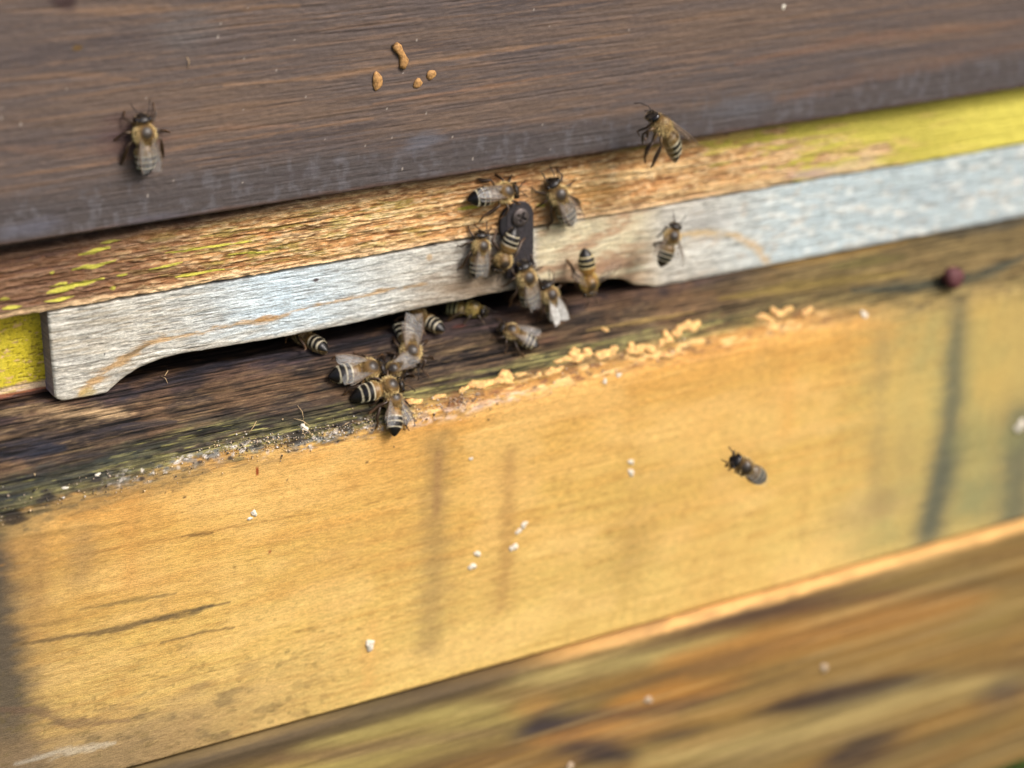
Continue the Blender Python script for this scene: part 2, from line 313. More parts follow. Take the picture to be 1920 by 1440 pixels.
lft = sm(-104, -116, X+2*b.wx); b.mix(lft*.35, (150, 122, 84)); b.mix(sm(-111.5, -119, X+1.5*b.wx+.035*(Z+30))*.9, (74, 70, 64))
bl = sm(-45, -62, Z+3*b.wx)*sm(-30, -85, X); b.mix(bl*.6, (158, 130, 92)); b.mix(sm(-52, -66, Z+2*b.wx)*sm(-60, -100, X)*.6, (112, 98, 80)); b.mix(bl*sm(.2, .7, b.n(6, 2, 4, 79))*.6, (104, 90, 66))
spk = sm(.5, .72, b.n(2.2, .9, 3, 80)+.25*b.n(20, 10, 2, 81))*sm(-34, -45, Z)*sm(-20, -60, X); b.mix(spk*.4, (106, 92, 56))
for pts, wd, c, a in [([(25, 1208), (120, 1195), (240, 1175), (330, 1150), (430, 1128)], .75, (112, 92, 62), .85), ([(270, 1168), (360, 1148), (400, 1135)], 1.0, (96, 84, 62), .75), ([(150, 1140), (250, 1125), (330, 1112)], .7, (124, 104, 66), .7),
    ([(300, 1205), (380, 1185), (440, 1175)], .4, (110, 92, 60), .8), ([(50, 1175), (150, 1158)], .8, (140, 112, 66), .5), ([(0, 1060), (200, 1030), (420, 990), (800, 925)], .25, (160, 118, 64), .6), ([(20, 1010), (120, 995), (260, 975)], .6, (150, 116, 62), .6),
    ([(340, 1005), (400, 998)], .3, (110, 86, 52), .8), ([(0, 1330), (60, 1330), (130, 1355), (240, 1350)], 1.4, (110, 88, 70), .6), ([(30, 1430), (110, 1408), (215, 1392)], 1.2, (196, 188, 170), .5)]:
    b.stroke(pts, wd, c, a, .7, .5)
for pts, wd, c, a in [([(822, 830), (820, 900), (815, 1010), (812, 1100), (805, 1200)], 4.0, (150, 124, 80), .6), ([(822, 850), (818, 960)], 1.2, (150, 112, 76), .5), ([(955, 850), (952, 960), (948, 1060), (940, 1130)], 2.4, (166, 128, 76), .55), ([(70, 1010), (75, 1080), (68, 1150)], 2.2, (150, 118, 74), .5), ([(155, 1010), (152, 1075)], 3.2, (152, 124, 84), .5), ([(245, 930), (243, 1010), (245, 1080)], 2.2, (196, 146, 80), .5),
    ([(1480, 690), (1475, 800)], 2.6, (216, 160, 86), .4), ([(1655, 640), (1650, 800), (1640, 960)], 3.0, (160, 140, 92), .55), ([(700, 1170), (690, 1280)], 2, (214, 164, 96), .4)]:
    b.stroke(pts, wd*1.25, c, a, 2, .3, taper=False)
for pts, wd, c, a in [([(1800, 560), (1790, 680), (1785, 760), (1775, 850), (1755, 930), (1742, 990)], 3.0, (104, 104, 84), .9), ([(1780, 850), (1745, 985)], 4.4, (92, 94, 80), .7), ([(1915, 800), (1905, 900), (1900, 980)], 6, (96, 98, 82), .85), ([(1800, 830), (1905, 820)], 3, (142, 138, 92), .5), ([(1830, 560), (1860, 700)], 5, (206, 172, 96), .35)]:
    b.stroke(pts, wd*1.7, c, a, 2, .15, taper=False)
b.ell(1700, 800, 5, 20, (160, 142, 94), .5, 1, .4); b.ell(1620, 960, 18, 6, (176, 152, 104), .5, 1, .4); b.ell(1840, 930, 12, 9, (128, 132, 96), .55, .8, .3); b.ell(1660, 930, 5, 5, (148, 126, 84), .45, .9, .3)
b.ell(1700, 760, 14, 12, (214, 186, 110), .4, .9, .3)
# dark weathered sill, with the reducer's shade painted along its upper strip
RR = sm(20, 95, X); sl = sm(-2.2-3.2*RR, 1.6+3*RR, e+1.0*b.n(2.2, .7, 3, 372)+1.3*b.n(6, 1.6, 3, 373)+.9*sm(-40, -100, X)); k = b.n(30, .9, 4, 82); kf = b.n(9, .38, 4, 83); kq = b.n(2.4, .3, 3, 383)
c0 = b.col.copy(); b.fill((84, 68, 58)); b.mix(sm(0, .8, k)*.6, (118, 94, 74)); b.mix(sm(0, .7, -k)*.8, (50, 42, 42)); b.mix(sm(.25, .8, kf)*.55, (150, 120, 92))
b.mix(sm(.2, .7, -kf)*.7, (46, 38, 40)); b.mix(sm(20, 55, X)*.5, (106, 84, 60)); b.mix(sm(.2, .7, kq)*.45, (146, 122, 94)); b.mix(sm(.2, .7, -kq)*.6, (40, 34, 34))
up = sm(13.5, 17, Z+1.2*b.wx); b.mix(up*.8, (62, 50, 54)); b.mix(up*sm(.1, .7, kf)*.5, (96, 74, 78)); b.mix(sm(19, 24, Z), (48, 40, 40))  # strip next to the reducer and inner floor: shade painted in
b.stroke([(0, 772), (60, 768), (130, 772), (250, 775)], 2.2, (210, 176, 138), .7, 2, .8); b.mix(sm(-.1, .6, b.n(8, 5, 3, 389))*.3, (150, 112, 80))
b.stroke([(230, 800), (330, 785), (420, 765)], .6, (166, 136, 104), .6); b.stroke([(1100, 620), (1210, 600), (1300, 585)], .6, (176, 146, 92), .7)
b.stroke([(810, 665), (860, 655), (930, 640)], .35, (190, 160, 120), .6)
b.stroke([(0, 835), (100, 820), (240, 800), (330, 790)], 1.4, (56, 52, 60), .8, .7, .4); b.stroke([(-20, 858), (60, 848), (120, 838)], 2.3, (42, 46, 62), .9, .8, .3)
b.stroke([(230, 745), (330, 708), (450, 675), (620, 655), (800, 610)], 2.6, (44, 42, 52), .85, 2, .5)  # shade under the notch painted as a navy black band
ms = (1-sm(4.6, 8.6, e+1.4*b.n(16, 2, 3, 84)))*(1-.5*sm(60, 90, X)); b.mix(ms*sm(-.6, .3, b.n(12, .9, 4, 85))*.95, (146, 138, 92)); b.mix(sm(-20, -60, X)*np.exp(-((e-5.5+1.5*b.wx)/2.6)**2)*.75, (52, 50, 54)); b.mix(ms*sm(.1, .6, b.n(3, .8, 4, 86))*.8, (54, 56, 48)); b.mix(ms*sm(.3, .7, b.n(5, .35, 3, 87))*.75, (196, 186, 116)); b.mix(ms*sm(-60, -95, X)*sm(0, .6, b.n(8, 1, 3, 287))*.6, (70, 74, 66))
b.mix(ms*sm(-75, -105, X)*.4, (50, 56, 62)); b.mix(sm(50, 100, X)*.75, (136, 116, 76)); b.stroke([(1350, 560), (1500, 535), (1700, 510)], 1.8, (140, 118, 60), .6, .9); b.stroke([(1450, 500), (1600, 470), (1700, 450)], 2, (150, 116, 62), .5, .9)
b.stroke([(1600, 545), (1700, 540), (1830, 520), (1920, 480)], 2.2, (62, 70, 66), .8, .9, .3); b.stroke([(1560, 500), (1700, 480)], 2, (112, 104, 60), .6, .9)
b.stroke([(1700, 440), (1820, 430), (1920, 415)], 2.5, (54, 56, 56), .7, .9)  # shaded ledge below the reducer painted dark at far right
b.ell(1030, 640, 3, 1.5, (88, 60, 54), .5); b.ell(860, 610, 2, 1, (140, 74, 62), .5, .8)
kt = b.n(14, .24, 3, 391); kw = b.n(5, .22, 2, 392); b.col *= (.60+.12*sm(0, 60, X)-.42*sm(.12, .5, kt)-.25*sm(.2, .6, kw)+.30*sm(.15, .6, -kt)+.25*sm(.25, .6, -kw))[..., None]*np.array([.98, 1.0, .93]); b.h -= 0; b.col = c0 + (b.col-c0)*sl[..., None]
z0 = np.exp(-((e+2.2+1.2*b.wx)/2.2)**2)*sm(-40, -85, X); b.mix(z0*.65, (138, 118, 78)); b.mix(z0*sm(.1, .6, b.n(2.5, .7, 3, 388))*.6, (84, 80, 66))
# transition zone: mould, fluff and splintered pale wood
z1 = np.exp(-((e-.2)/1.5)**2)
rl = sm(-100, -85, X)*sm(-18, -34, X)
b.mix(z1*rl*sm(.0, .5, b.n(1.6, 1.0, 4, 88))*.85, (112, 114, 112)); b.mix(z1*rl*sm(.35, .7, b.n(1.1, .9, 3, 89))*.9, (214, 206, 196)); b.mix(z1*sm(.3, .7, b.n(2.6, .9, 3, 90))*.55, (58, 54, 50))
z2 = np.exp(-((e-.6)/2.2)**2)*sm(-30, -18, X)*sm(105, 70, X)
b.mix(z2*.7, (204, 150, 82)); b.mix(z2*sm(.1, .5, b.n(3.2, 1.2, 4, 92))*.85, (122, 82, 60)); b.mix(z2*sm(.1, .5, b.n(5, 1.6, 3, 93))*.85, (240, 200, 134)); b.mix(z2*sm(.3, .6, b.n(2.4, 1.0, 3, 393))*.7, (104, 80, 60))
z3 = np.exp(-((e+1.0)/.9)**2)*sm(-32, -20, X)*sm(14, 0, X); b.mix(z3*sm(-.1, .5, b.n(1.8, .9, 3, 94))*.8, (216, 190, 170))
for x, y, r in [(23, 970, 3), (90, 932, 1.6), (75, 940, 1.1), (180, 895, 1.2), (265, 897, .8), (432, 858, .8), (375, 865, .6), (310, 922, .3), (325, 920, .25), (345, 930, .35), (688, 864, .3), (538, 897, .3), (480, 833, 1.5), (560, 820, 3), (650, 800, 2)]:
    b.ell(x, y, r, r*.6, (44, 40, 40), .85, .5, .5, .1)
b.ell(482, 880, .45, 1.1, (140, 52, 20), .9, .3); b.ell(506, 1033, .4, .5, (140, 60, 40), .9); b.ell(440, 1063, .5, .4, (120, 90, 50), .8)
b.ell(1183, 868, .3, .3, (230, 214, 180), .5)
b.h = .05*gr + .06*gf*sl + sl*(.16*k + .12*kf + .09*kq - .16*sm(.12, .5, kt) - .25*sm(.4, .7, b.n(40, .45, 3, 95))) + .02*b.n(20, .6, 3, 96)
b.h += z1*rl*.3*np.clip(b.n(1.4, 1.0, 3, 97), 0, 1) + z2*.45*np.clip(b.n(3.2, 1.3, 3, 98), -.3, 1) + ms*sl*.1*b.n(1.2, .8, 3, 99)
N3 = np.stack([np.zeros(len(PS)), PN[:, 0], PN[:, 1]], 1)[:, None, :]
P0 = np.stack([X, np.broadcast_to(PROF[:, :1], X.shape), np.broadcast_to(PROF[:, 1:], X.shape)], -1)
V = (P0 + N3*b.h[..., None]).reshape(-1, 3)
nr, nc = X.shape; m_floor = wood_mat('sill_and_orange_wood', .72, .16, 500, 4600, .46, .7, .00012)
F = gridfaces(nr, nc)
o = len(V); low_ = V[:nc].copy(); low_[:, 1] = 91; low_[:, 2] = -68.5
V = np.r_[V, low_]; cl = np.r_[b.col.reshape(-1, 3), b.col[0]]
T0 = np.arange(nc); B0 = o+T0; T1 = (nr-1)*nc+T0
F = np.r_[F, np.stack([B0[:-1], B0[1:], T0[1:], T0[:-1]], 1), np.stack([T1[:-1], T1[1:], B0[1:], B0[:-1]], 1)]
board = mesh_np('floor_board', V-OFF, F, m_floor, floor_, np.clip(cl, .002, .95)); board['label'] = 'dark weathered sill turning into a varnished orange face'
for xe in (-190, 258):                                   # closed ends of the floor board and walls of the box behind
    pf = [(xe, y, z) for y, z in PROF[::12]] + [(xe, 91, 13.1), (xe, 91, -68.5)]
    mesh_np('end_face', np.array(pf)-OFF, [list(range(len(pf)))], plain('end_wood', (150, 110, 70), noise=.2, nscale=400), floor_, smooth=False)
def box(name, x0, x1, y0, y1, z0, z1, mat, parent, off=OFF):
    v = np.array([(x, y, z) for x in (x0, x1) for y in (y0, y1) for z in (z0, z1)])-off
    f = [(0, 1, 3, 2), (4, 6, 7, 5), (0, 4, 5, 1), (2, 3, 7, 6), (0, 2, 6, 4), (1, 5, 7, 3)]
    return mesh_np(name, v, f, mat, parent, smooth=False)
m_in = plain('dark_inner_wood', (70, 54, 44), .8, .2, noise=.3, nscale=300)
box('back_wall', -190, 260, 91.2, 105, -68, 60, m_in, floor_)
box('added_sun_cover', -190, 260, 34.2, 91, 36, 44, m_in, floor_)  # unseen board added to keep the sun out of the cavity
box('side_wall', -190, -178, 30.2, 91, 13.5, 35.8, m_in, floor_); box('side_wall', 248, 260, 30.2, 91, 13.5, 35.8, m_in, floor_)
box('side_wall', -190, -168, 22.2, 105, 60.5, 240, m_top and plain('side_stain', (98, 80, 70), noise=.2, nscale=300), hive_box, np.array([0, 8, 49.5]))
box('side_wall', 238, 260, 22.2, 105, 60.5, 240, bpy.data.materials['side_stain'], hive_box, np.array([0, 8, 49.5]))

# ================================================================== entrance reducer
YE = 13.0
red = empty('entrance_reducer', (0, YE, 13), 'grey weathered wooden entrance reducer with arched notch under the rail', 'entrance reducer')
q = [hit(x, y, YE) for x, y in [(180, 752), (200, 738), (228, 712), (262, 690), (300, 675), (340, 664), (400, 655), (520, 634), (640, 612), (780, 580), (940, 548), (1000, 537), (1040, 530), (1080, 530), (1120, 524), (1165, 522), (1190, 534), (1225, 536)]]
ex = np.array([v[0] for v in q]); ez = np.array([v[2] for v in q])
rx = np.r_[np.arange(-100.4, 50, .3), np.arange(50, 240, .6)]
zb = np.where((rx > ex[0]) & (rx < ex[-1]), np.interp(rx, ex, ez), 13.0); kk = np.ones(7)/7; zb = np.convolve(np.pad(zb, 3, 'edge'), kk, 'valid')
zb = np.maximum(zb, 12.95) + .10*fbm(rx, rx*0, 4, 1, 4, 110)*(zb > 13.2)
zb += 1.1*np.clip(1-(rx+100.4)/2.2, 0, 1)**2                 # clipped lower left corner
vv = np.linspace(0, 1, 150)[:, None]
b = Board(rx, zb[None]*(1-vv)+32.7*vv, pjp(YE)); X, Z = b.X, b.Z; b.endcol = (138, 130, 146)  # endcol paints the shaded end face a darker purple grey
gs = b.n(3.2, .42, 4, 111); gl = b.n(24, 1.2, 4, 112); gm = b.n(9, .8, 3, 113)
b.fill((208, 204, 192)); b.mix(sm(-.2, .7, gl)*.5, (218, 218, 210)); b.mix(sm(.1, .7, gs)*.6, (232, 230, 218)); b.mix(sm(.1, .7, -gs)*.7, (128, 124, 116)); b.mix(sm(.2, .7, b.n(1.3, .28, 3, 322))*.5, (112, 108, 102))
b.mix(sm(.2, .7, -gm)*.35, (176, 164, 144))
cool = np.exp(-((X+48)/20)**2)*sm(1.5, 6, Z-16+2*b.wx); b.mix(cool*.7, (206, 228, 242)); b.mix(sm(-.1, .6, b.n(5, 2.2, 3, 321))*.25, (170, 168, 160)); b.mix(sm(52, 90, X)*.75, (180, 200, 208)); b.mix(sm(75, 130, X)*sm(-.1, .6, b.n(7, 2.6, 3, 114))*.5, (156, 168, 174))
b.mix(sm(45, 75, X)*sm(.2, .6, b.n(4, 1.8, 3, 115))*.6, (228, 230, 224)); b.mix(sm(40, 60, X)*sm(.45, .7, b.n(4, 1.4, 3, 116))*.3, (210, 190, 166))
b.mix(np.exp(-((X-60)/9)**2)*sm(33.3, 27, Z)*sm(21, 26, Z)*.5, (140, 140, 140))
warm = np.exp(-((X+2)/13)**2)*sm(26, 17, Z+1.5*b.wx+.15*(X+2)); b.mix(warm*.7, (150, 130, 108)); b.mix(np.exp(-((X-4)/7)**2)*.5, (150, 132, 112))
w2 = sm(12.5, 15, X)*sm(50, 38, X); b.mix(w2*.8, (214, 200, 162)); b.mix(w2*sm(-.1, .6, b.n(9, 2, 3, 117)+.6*sm(27, 18, Z))*.75, (174, 138, 108)); b.mix(w2*sm(.2, .7, b.n(3, 1, 3, 118))*.5, (228, 222, 190))
b.mix((1-sm(.3, 1.3, Z-b.Z[0]+.3*b.wx))*.4, (128, 118, 100))
st_c = (186, 150, 102); b.mix(sm(.2, .6, b.n(6, .5, 3, 323))*sm(-55, -75, X)*.5, (170, 156, 132)); b.mix(sm(.28, .6, b.n(3, .25, 3, 324))*.5, (96, 92, 86))
b.stroke([(150, 742), (175, 715), (215, 685), (250, 662), (280, 645), (308, 634)], 1.0, st_c, .85, 2, .9, taper=False); b.stroke([(235, 668), (262, 655), (280, 646)], .6, (110, 92, 66), .75)
b.stroke([(320, 633), (380, 624), (450, 607), (510, 598), (580, 575), (660, 560), (740, 540), (800, 533)], .5, (184, 150, 104), .8, 2, 1.0, taper=False)
b.stroke([(480, 600), (520, 592)], .8, (180, 136, 78), .7); b.stroke([(1275, 440), (1330, 437), (1390, 440)], 1.0, (206, 178, 130), .7, 2, .8); b.stroke([(1380, 445), (1420, 465), (1440, 495)], 1.0, (200, 170, 124), .7, 2, .8, taper=False)
b.ell(592, 525, .75, .45, (70, 52, 50), .9, .4, .3); b.ell(805, 482, .8, .8, (190, 158, 112), .7); b.ell(165, 735, 2, 1.3, (190, 168, 100), .5); b.ell(196, 664, .15, .3, (40, 40, 40), .9); b.ell(1140, 500, 8, 2.4, (140, 100, 80), .45, .9); b.ell(1065, 500, 4, 5, (176, 140, 112), .5, .9)
b.ell(880, 515, 15, 6, (146, 128, 106), .75, 1, .4); b.ell(950, 520, 8, 5, (130, 112, 92), .7, 1, .3); b.ell(870, 500, 6, 3.6, (92, 76, 64), .8, .9, .4); b.ell(890, 540, 8, 1.6, (130, 112, 92), .6, .9, .4); b.ell(900, 455, 5, 1.6, (110, 100, 96), .5, .9)  # dirt and the bees' shadow painted dark around the cluster
b.h = .10*gs + .09*gl + .05*b.n(.9, .5, 3, 119) - .16*sm(.42, .7, b.n(5, .35, 3, 120))
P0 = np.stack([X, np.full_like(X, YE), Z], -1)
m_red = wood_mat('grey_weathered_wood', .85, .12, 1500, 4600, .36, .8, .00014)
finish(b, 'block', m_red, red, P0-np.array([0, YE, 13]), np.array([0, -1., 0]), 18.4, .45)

# ================================================================== lower box
stand = empty('hive_stand', (0, -2.5, -146), 'blurred tan wooden box with dark streaks under the orange front face', 'hive stand')
YL = -2.2
b = Board(XS[::2], np.r_[np.arange(-146.5, -69.2, .5)], pjp(YL)); X, Z = b.X, b.Z
gr = b.n(60, 2.2, 4, 130); d = -69.2-Z
b.fill((150, 116, 68)); b.mix(sm(0, .8, gr)*.5, (178, 132, 72)); b.mix(sm(-.1, .6, b.n(50, 4, 3, 131))*.6, (136, 124, 82)); b.mix(sm(.1, .6, b.n(70, 3.5, 3, 331))*.65, (84, 68, 56)); b.mix(sm(.2, .8, b.n(30, 1.2, 3, 132))*.5, (110, 84, 66))
b.mix((1-sm(1.5, 3.5, d+.4*b.wx))*sm(0, 30, X)*.75, (204, 160, 100)); b.mix((1-sm(1.5, 3.0, d))*sm(10, -20, X)*.9, (84, 72, 54)); b.mix((1-sm(1.5, 4, d))*sm(-.1, .5, b.n(9, 2, 3, 332))*.7, (150, 118, 78))  # top edge: highlight painted at right, darker band at left
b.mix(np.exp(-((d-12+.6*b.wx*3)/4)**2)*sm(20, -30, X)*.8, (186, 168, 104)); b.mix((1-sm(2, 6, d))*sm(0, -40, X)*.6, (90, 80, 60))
for ax, kn in ((1, 25), (0, 5)):
    for _ in range(2): b.col = sum(np.roll(b.col, k_, ax) for k_ in range(-(kn//2), kn//2+1))/kn if ax else np.concatenate([b.col[:2], sum(b.col[2+k_:len(b.col)-2+k_] for k_ in range(-2, 3))/5, b.col[-2:]])
b.col *= .9
for pts, wd, c, a in [([(1000, 1220), (1150, 1185), (1300, 1160), (1480, 1140), (1700, 1110)], 2.0, (92, 72, 66), .85), ([(1380, 1160), (1560, 1135)], 2.2, (100, 76, 66), .7), ([(960, 1370), (1080, 1350), (1200, 1330), (1280, 1320), (1350, 1300)], 1.6, (88, 72, 72), .8),
    ([(980, 1380), (1030, 1350), (1080, 1390), (1160, 1410)], 3.2, (78, 70, 76), .85), ([(1480, 1320), (1560, 1310), (1640, 1300), (1740, 1270)], 3.2, (80, 68, 70), .92), ([(1540, 1440), (1600, 1410), (1680, 1380)], 5, (74, 62, 62), .95), ([(1000, 1345), (1100, 1400), (1180, 1420)], 3.5, (72, 62, 66), .9), ([(1430, 1330), (1560, 1305), (1720, 1268)], 3.0, (70, 58, 60), .9), ([(1040, 1212), (1250, 1172), (1500, 1130)], 1.6, (78, 62, 58), .9), ([(1200, 1390), (1330, 1365)], 1, (90, 74, 70), .7),
    ([(1000, 1390), (1130, 1370), (1250, 1350)], 2.0, (190, 136, 76), .6), ([(1150, 1320), (1250, 1300), (1380, 1280)], 3, (184, 128, 64), .6), ([(960, 1330), (1040, 1315)], 2, (186, 138, 80), .5), ([(960, 1280), (1150, 1240), (1380, 1190)], 2.4, (186, 166, 110), .75), ([(1200, 1430), (1480, 1380), (1700, 1310), (1920, 1260)], 3.5, (176, 154, 104), .7),
    ([(1250, 1240), (1600, 1170), (1850, 1120)], 5, (186, 132, 72), .5), ([(1850, 1300), (1920, 1290)], 5, (96, 86, 82), .7), ([(500, 1430), (700, 1400), (940, 1370)], 1.6, (120, 92, 76), .6), ([(560, 1400), (760, 1350), (940, 1320)], 2.2, (176, 158, 100), .7), ([(1800, 1180), (1920, 1130)], 5, (140, 120, 74), .6)]:
    b.stroke(pts, wd*1.5, np.array(c)*(.82 if sum(c) < 270 else 1), min(1, a*1.2), 2, .45)
b.col = sum(np.roll(b.col, k_, 1) for k_ in range(-5, 6))/11
for _ in range(1): b.col = np.concatenate([b.col[:2], sum(b.col[2+k_:len(b.col)-2+k_] for k_ in range(-2, 3))/5, b.col[-2:]])
b.col *= np.array([.97, .98, .88]); b.mix(sm(.15, .6, b.n(35, .8, 3, 333))*.4, (92, 74, 54)); b.mix(sm(.2, .7, b.n(60, 1.2, 3, 334))*.3, (196, 166, 110))
b.mix((1-sm(1.4, 3.2, d+.5*b.wx))*sm(0, 35, X)*(.55+.4*sm(-.2, .4, b.n(10, 3, 3, 335))), (226, 176, 110)); b.mix(np.exp(-((d-2.5+.5*b.wx)/2.4)**2)*sm(25, -15, X)*.8, (80, 68, 52)); b.mix(np.exp(-((d-4.5+.5*b.wx)/1.6)**2)*sm(10, 40, X)*sm(125, 90, X)*.6, (88, 68, 54))  # edge highlight painted on again at right, dark bands below the seam
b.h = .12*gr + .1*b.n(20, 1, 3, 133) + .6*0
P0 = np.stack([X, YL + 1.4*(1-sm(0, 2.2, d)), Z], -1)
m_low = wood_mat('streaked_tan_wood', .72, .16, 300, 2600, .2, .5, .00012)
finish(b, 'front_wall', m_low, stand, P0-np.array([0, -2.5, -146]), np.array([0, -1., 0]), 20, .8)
box('side_wall', -189, -169, 20.2, 140, -146, -69.3, plain('end_wood_low', (150, 110, 70), noise=.2, nscale=400), stand, np.array([0, -2.5, -146]))
box('side_wall', 239, 259, 20.2, 140, -146, -69.3, bpy.data.materials['end_wood_low'], stand, np.array([0, -2.5, -146]))

# ================================================================== ground far below
gm_, N_, L_, B_ = nodes('grass_soil'); tcn = N_.new('ShaderNodeTexCoord'); nn = N_.new('ShaderNodeTexNoise'); nn.inputs['Scale'].default_value = 30
L_.new(tcn.outputs['Object'], nn.inputs['Vector']); cr = N_.new('ShaderNodeValToRGB'); cr.color_ramp.elements[0].color = (.02, .035, .012, 1); cr.color_ramp.elements[1].color = (.06, .09, .025, 1)
L_.new(nn.outputs[0], cr.inputs[0]); L_.new(cr.outputs[0], B_.inputs['Base Color']); B_.inputs['Roughness'].default_value = .9
ground = mesh_np('ground', np.array([(-9000, -9000, -430), (9000, -9000, -430), (9000, 9000, -430), (-9000, 9000, -430)]), [(0, 1, 2, 3)], gm_); tag(ground, kind='structure')
rg = np.random.RandomState(3); gv, gf_ = [], []
for k in range(14000):
    x, y = rg.uniform(-250, 900), rg.uniform(-500, 700); a = rg.uniform(0, 6.28); hh = rg.uniform(25, 60); wd = rg.uniform(1, 2.2); lx, ly = rg.uniform(-14, 14, 2); i = len(gv)
    ca, sa = math.cos(a)*wd, math.sin(a)*wd
    gv += [(x-ca, y-sa, -431), (x+ca, y+sa, -431), (x+lx*.4+ca*.7, y+ly*.4+sa*.7, -430+hh*.6), (x+lx*.4-ca*.7, y+ly*.4-sa*.7, -430+hh*.6), (x+lx, y+ly, -430+hh)]
    gf_ += [(i, i+1, i+2, i+3), (i+3, i+2, i+4)]
tag(mesh_np('grass', np.array(gv), gf_, plain('grass_blade', (92, 116, 50), .6, noise=.3, nscale=60)), 'green grass growing on the ground below the hive', 'grass', kind='stuff')

# ================================================================== clasp and nail
m_iron = plain('blackened_iron', (62, 58, 62), .5, .5, .35, .35, 1500, .4); m_rust = plain('rusty_nail', (92, 52, 54), .6, .3, .1, .3, 600, .3)
cl = hit(975, 407, 11.3); cx, cz = cl[0], cl[2]
def plate(name, outline, y0, y1, mat, parent, bev=.18):
    o2 = np.array(outline, float); c = o2.mean(0); n = len(o2)
    inn = c + (o2-c)*(1-bev/np.linalg.norm(o2-c, axis=1)[:, None])
    V = np.r_[np.c_[inn[:, 0], np.full(n, y0), inn[:, 1]], np.c_[o2[:, 0], np.full(n, y0+bev), o2[:, 1]], np.c_[o2[:, 0], np.full(n, y1), o2[:, 1]]]-OFF
    F = [list(range(n))[::-1]]
    for r in (0, 1): F += [(r*n+i, r*n+(i+1) % n, (r+1)*n+(i+1) % n, (r+1)*n+i) for i in range(n)]
    F.append([2*n+i for i in range(n)])
    return mesh_np(name, V, F, mat, parent, smooth=False)
wr = 3.55; ol = [(cx+.1+wr*math.cos(t), cz+wr*math.sin(t)*1.0) for t in np.linspace(0, math.pi, 20)] + [(cx+.1-wr, cz-6), (cx+.1-wr+.1, cz-14.0), (cx+wr-1.5, cz-15.2), (cx+wr, cz-14.2), (cx+.1+wr, cz-6)]
clasp = plate('clasp', ol, 11.35, 12.15, m_iron, floor_); clasp['label'] = 'black metal swivel clasp screwed to the rail'
wo = [(cx-1.9+3.1*math.cos(t), cz-1.6+4.4*math.sin(t)) for t in np.linspace(0, 2*math.pi, 36)[:-1]]
plate('washer', wo, 11.5, 12.45, plain('black_rubber', (34, 32, 36), .6, .4, noise=.3), clasp).matrix_parent_inverse = Matrix()
# pan head screw with a cross recess
rr = np.linspace(0, 1, 26); aa = np.linspace(0, 2*math.pi, 65)[:-1]; Rr, Aa = np.meshgrid(rr, aa, indexing='ij'); R0 = 2.15
u, v = Rr*R0*np.cos(Aa+.55), Rr*R0*np.sin(Aa+.55)
hgt = .85*np.sqrt(np.clip(1-(Rr*.93)**2, 0, 1)); cross = np.maximum(sm(.34, .2, abs(u))*sm(1.35, 1.1, abs(v)), sm(.34, .2, abs(v))*sm(1.35, 1.1, abs(u)))
hgt = hgt - .75*cross; hgt[-1] = -.3
V = np.stack([cx+Rr*R0*np.cos(Aa), 11.25-hgt, cz+Rr*R0*np.sin(Aa)], -1).reshape(-1, 3)-OFF
mesh_np('screw', V, gridfaces(26, 64, True)[:, ::-1].copy(), plain('dull_steel_screw', (92, 84, 82), .45, .5, .6, .3, 1800, .3), clasp)
P, s_, n3 = hit_prof(1772, 522); n3 = n3/np.linalg.norm(n3); n3 = np.array([0, -.93, .36])
t1 = np.array([1., 0, 0]); t2 = np.cross(n3, t1); rr = np.linspace(0, 1, 12)
V = []
for i, r in enumerate(list(rr)+[1.0, .45, .4]):
    hh = 3.6+1.6*math.sqrt(max(0, 1-r*r)) if i < 12 else (3.0, 2.6, -6)[i-12]
    for a in np.linspace(0, 2*math.pi, 25)[:-1]: V.append(P + n3*hh + (t1*math.cos(a)+t2*math.sin(a))*r*2.9*(1+.06*math.sin(3*a+1)))
mesh_np('nail', np.array(V)-OFF, gridfaces(15, 24, True), m_rust, floor_)['label'] = 'rusty reddish nail head on the sill'

# ================================================================== resin blobs, wax crumbs, droppings
def lump_mesh(name, mat, seed, sx, sy, sz, n=12, m=16, rough=.18, path=None):
    rs = np.random.RandomState(seed); V = []
    ph = rs.uniform(0, 6.28, 6)
    for i in range(n+1):
        th = math.pi*i/n
        for j in range(m):
            a = 2*math.pi*j/m; r = 1+rough*(math.sin(2*a+ph[0])*math.sin(th)+.7*math.sin(3*a+ph[1]+2*th)+.5*math.sin(5*a+ph[2]-3*th)*math.sin(th))
            if i in (0, n): r = 1
            V.append((sx*r*math.sin(th)*math.cos(a), sy*r*math.sin(th)*math.sin(a), sz*r*math.cos(th)))
    return np.array(V), gridfaces(n+1, m, True)[:, ::-1].copy()
m_prop = plain('tan_resin', (172, 130, 80), .65, .3, 0, .4, 1600, .9); m_wax = plain('pale_wax', (222, 176, 112), .6, .3, 0, .45, 1500, .9); m_wax.node_tree.nodes['Principled BSDF'].inputs['Subsurface Weight'].default_value = .3; m_wax.node_tree.nodes['Principled BSDF'].inputs['Subsurface Scale'].default_value = .0006; m_wht = plain('white_crumb', (222, 214, 198), .6, .3, 0, .1, 900, .3)
m_gry = plain('grey_crumb', (182, 162, 138), .7, .3, 0, .2, 900, .5)
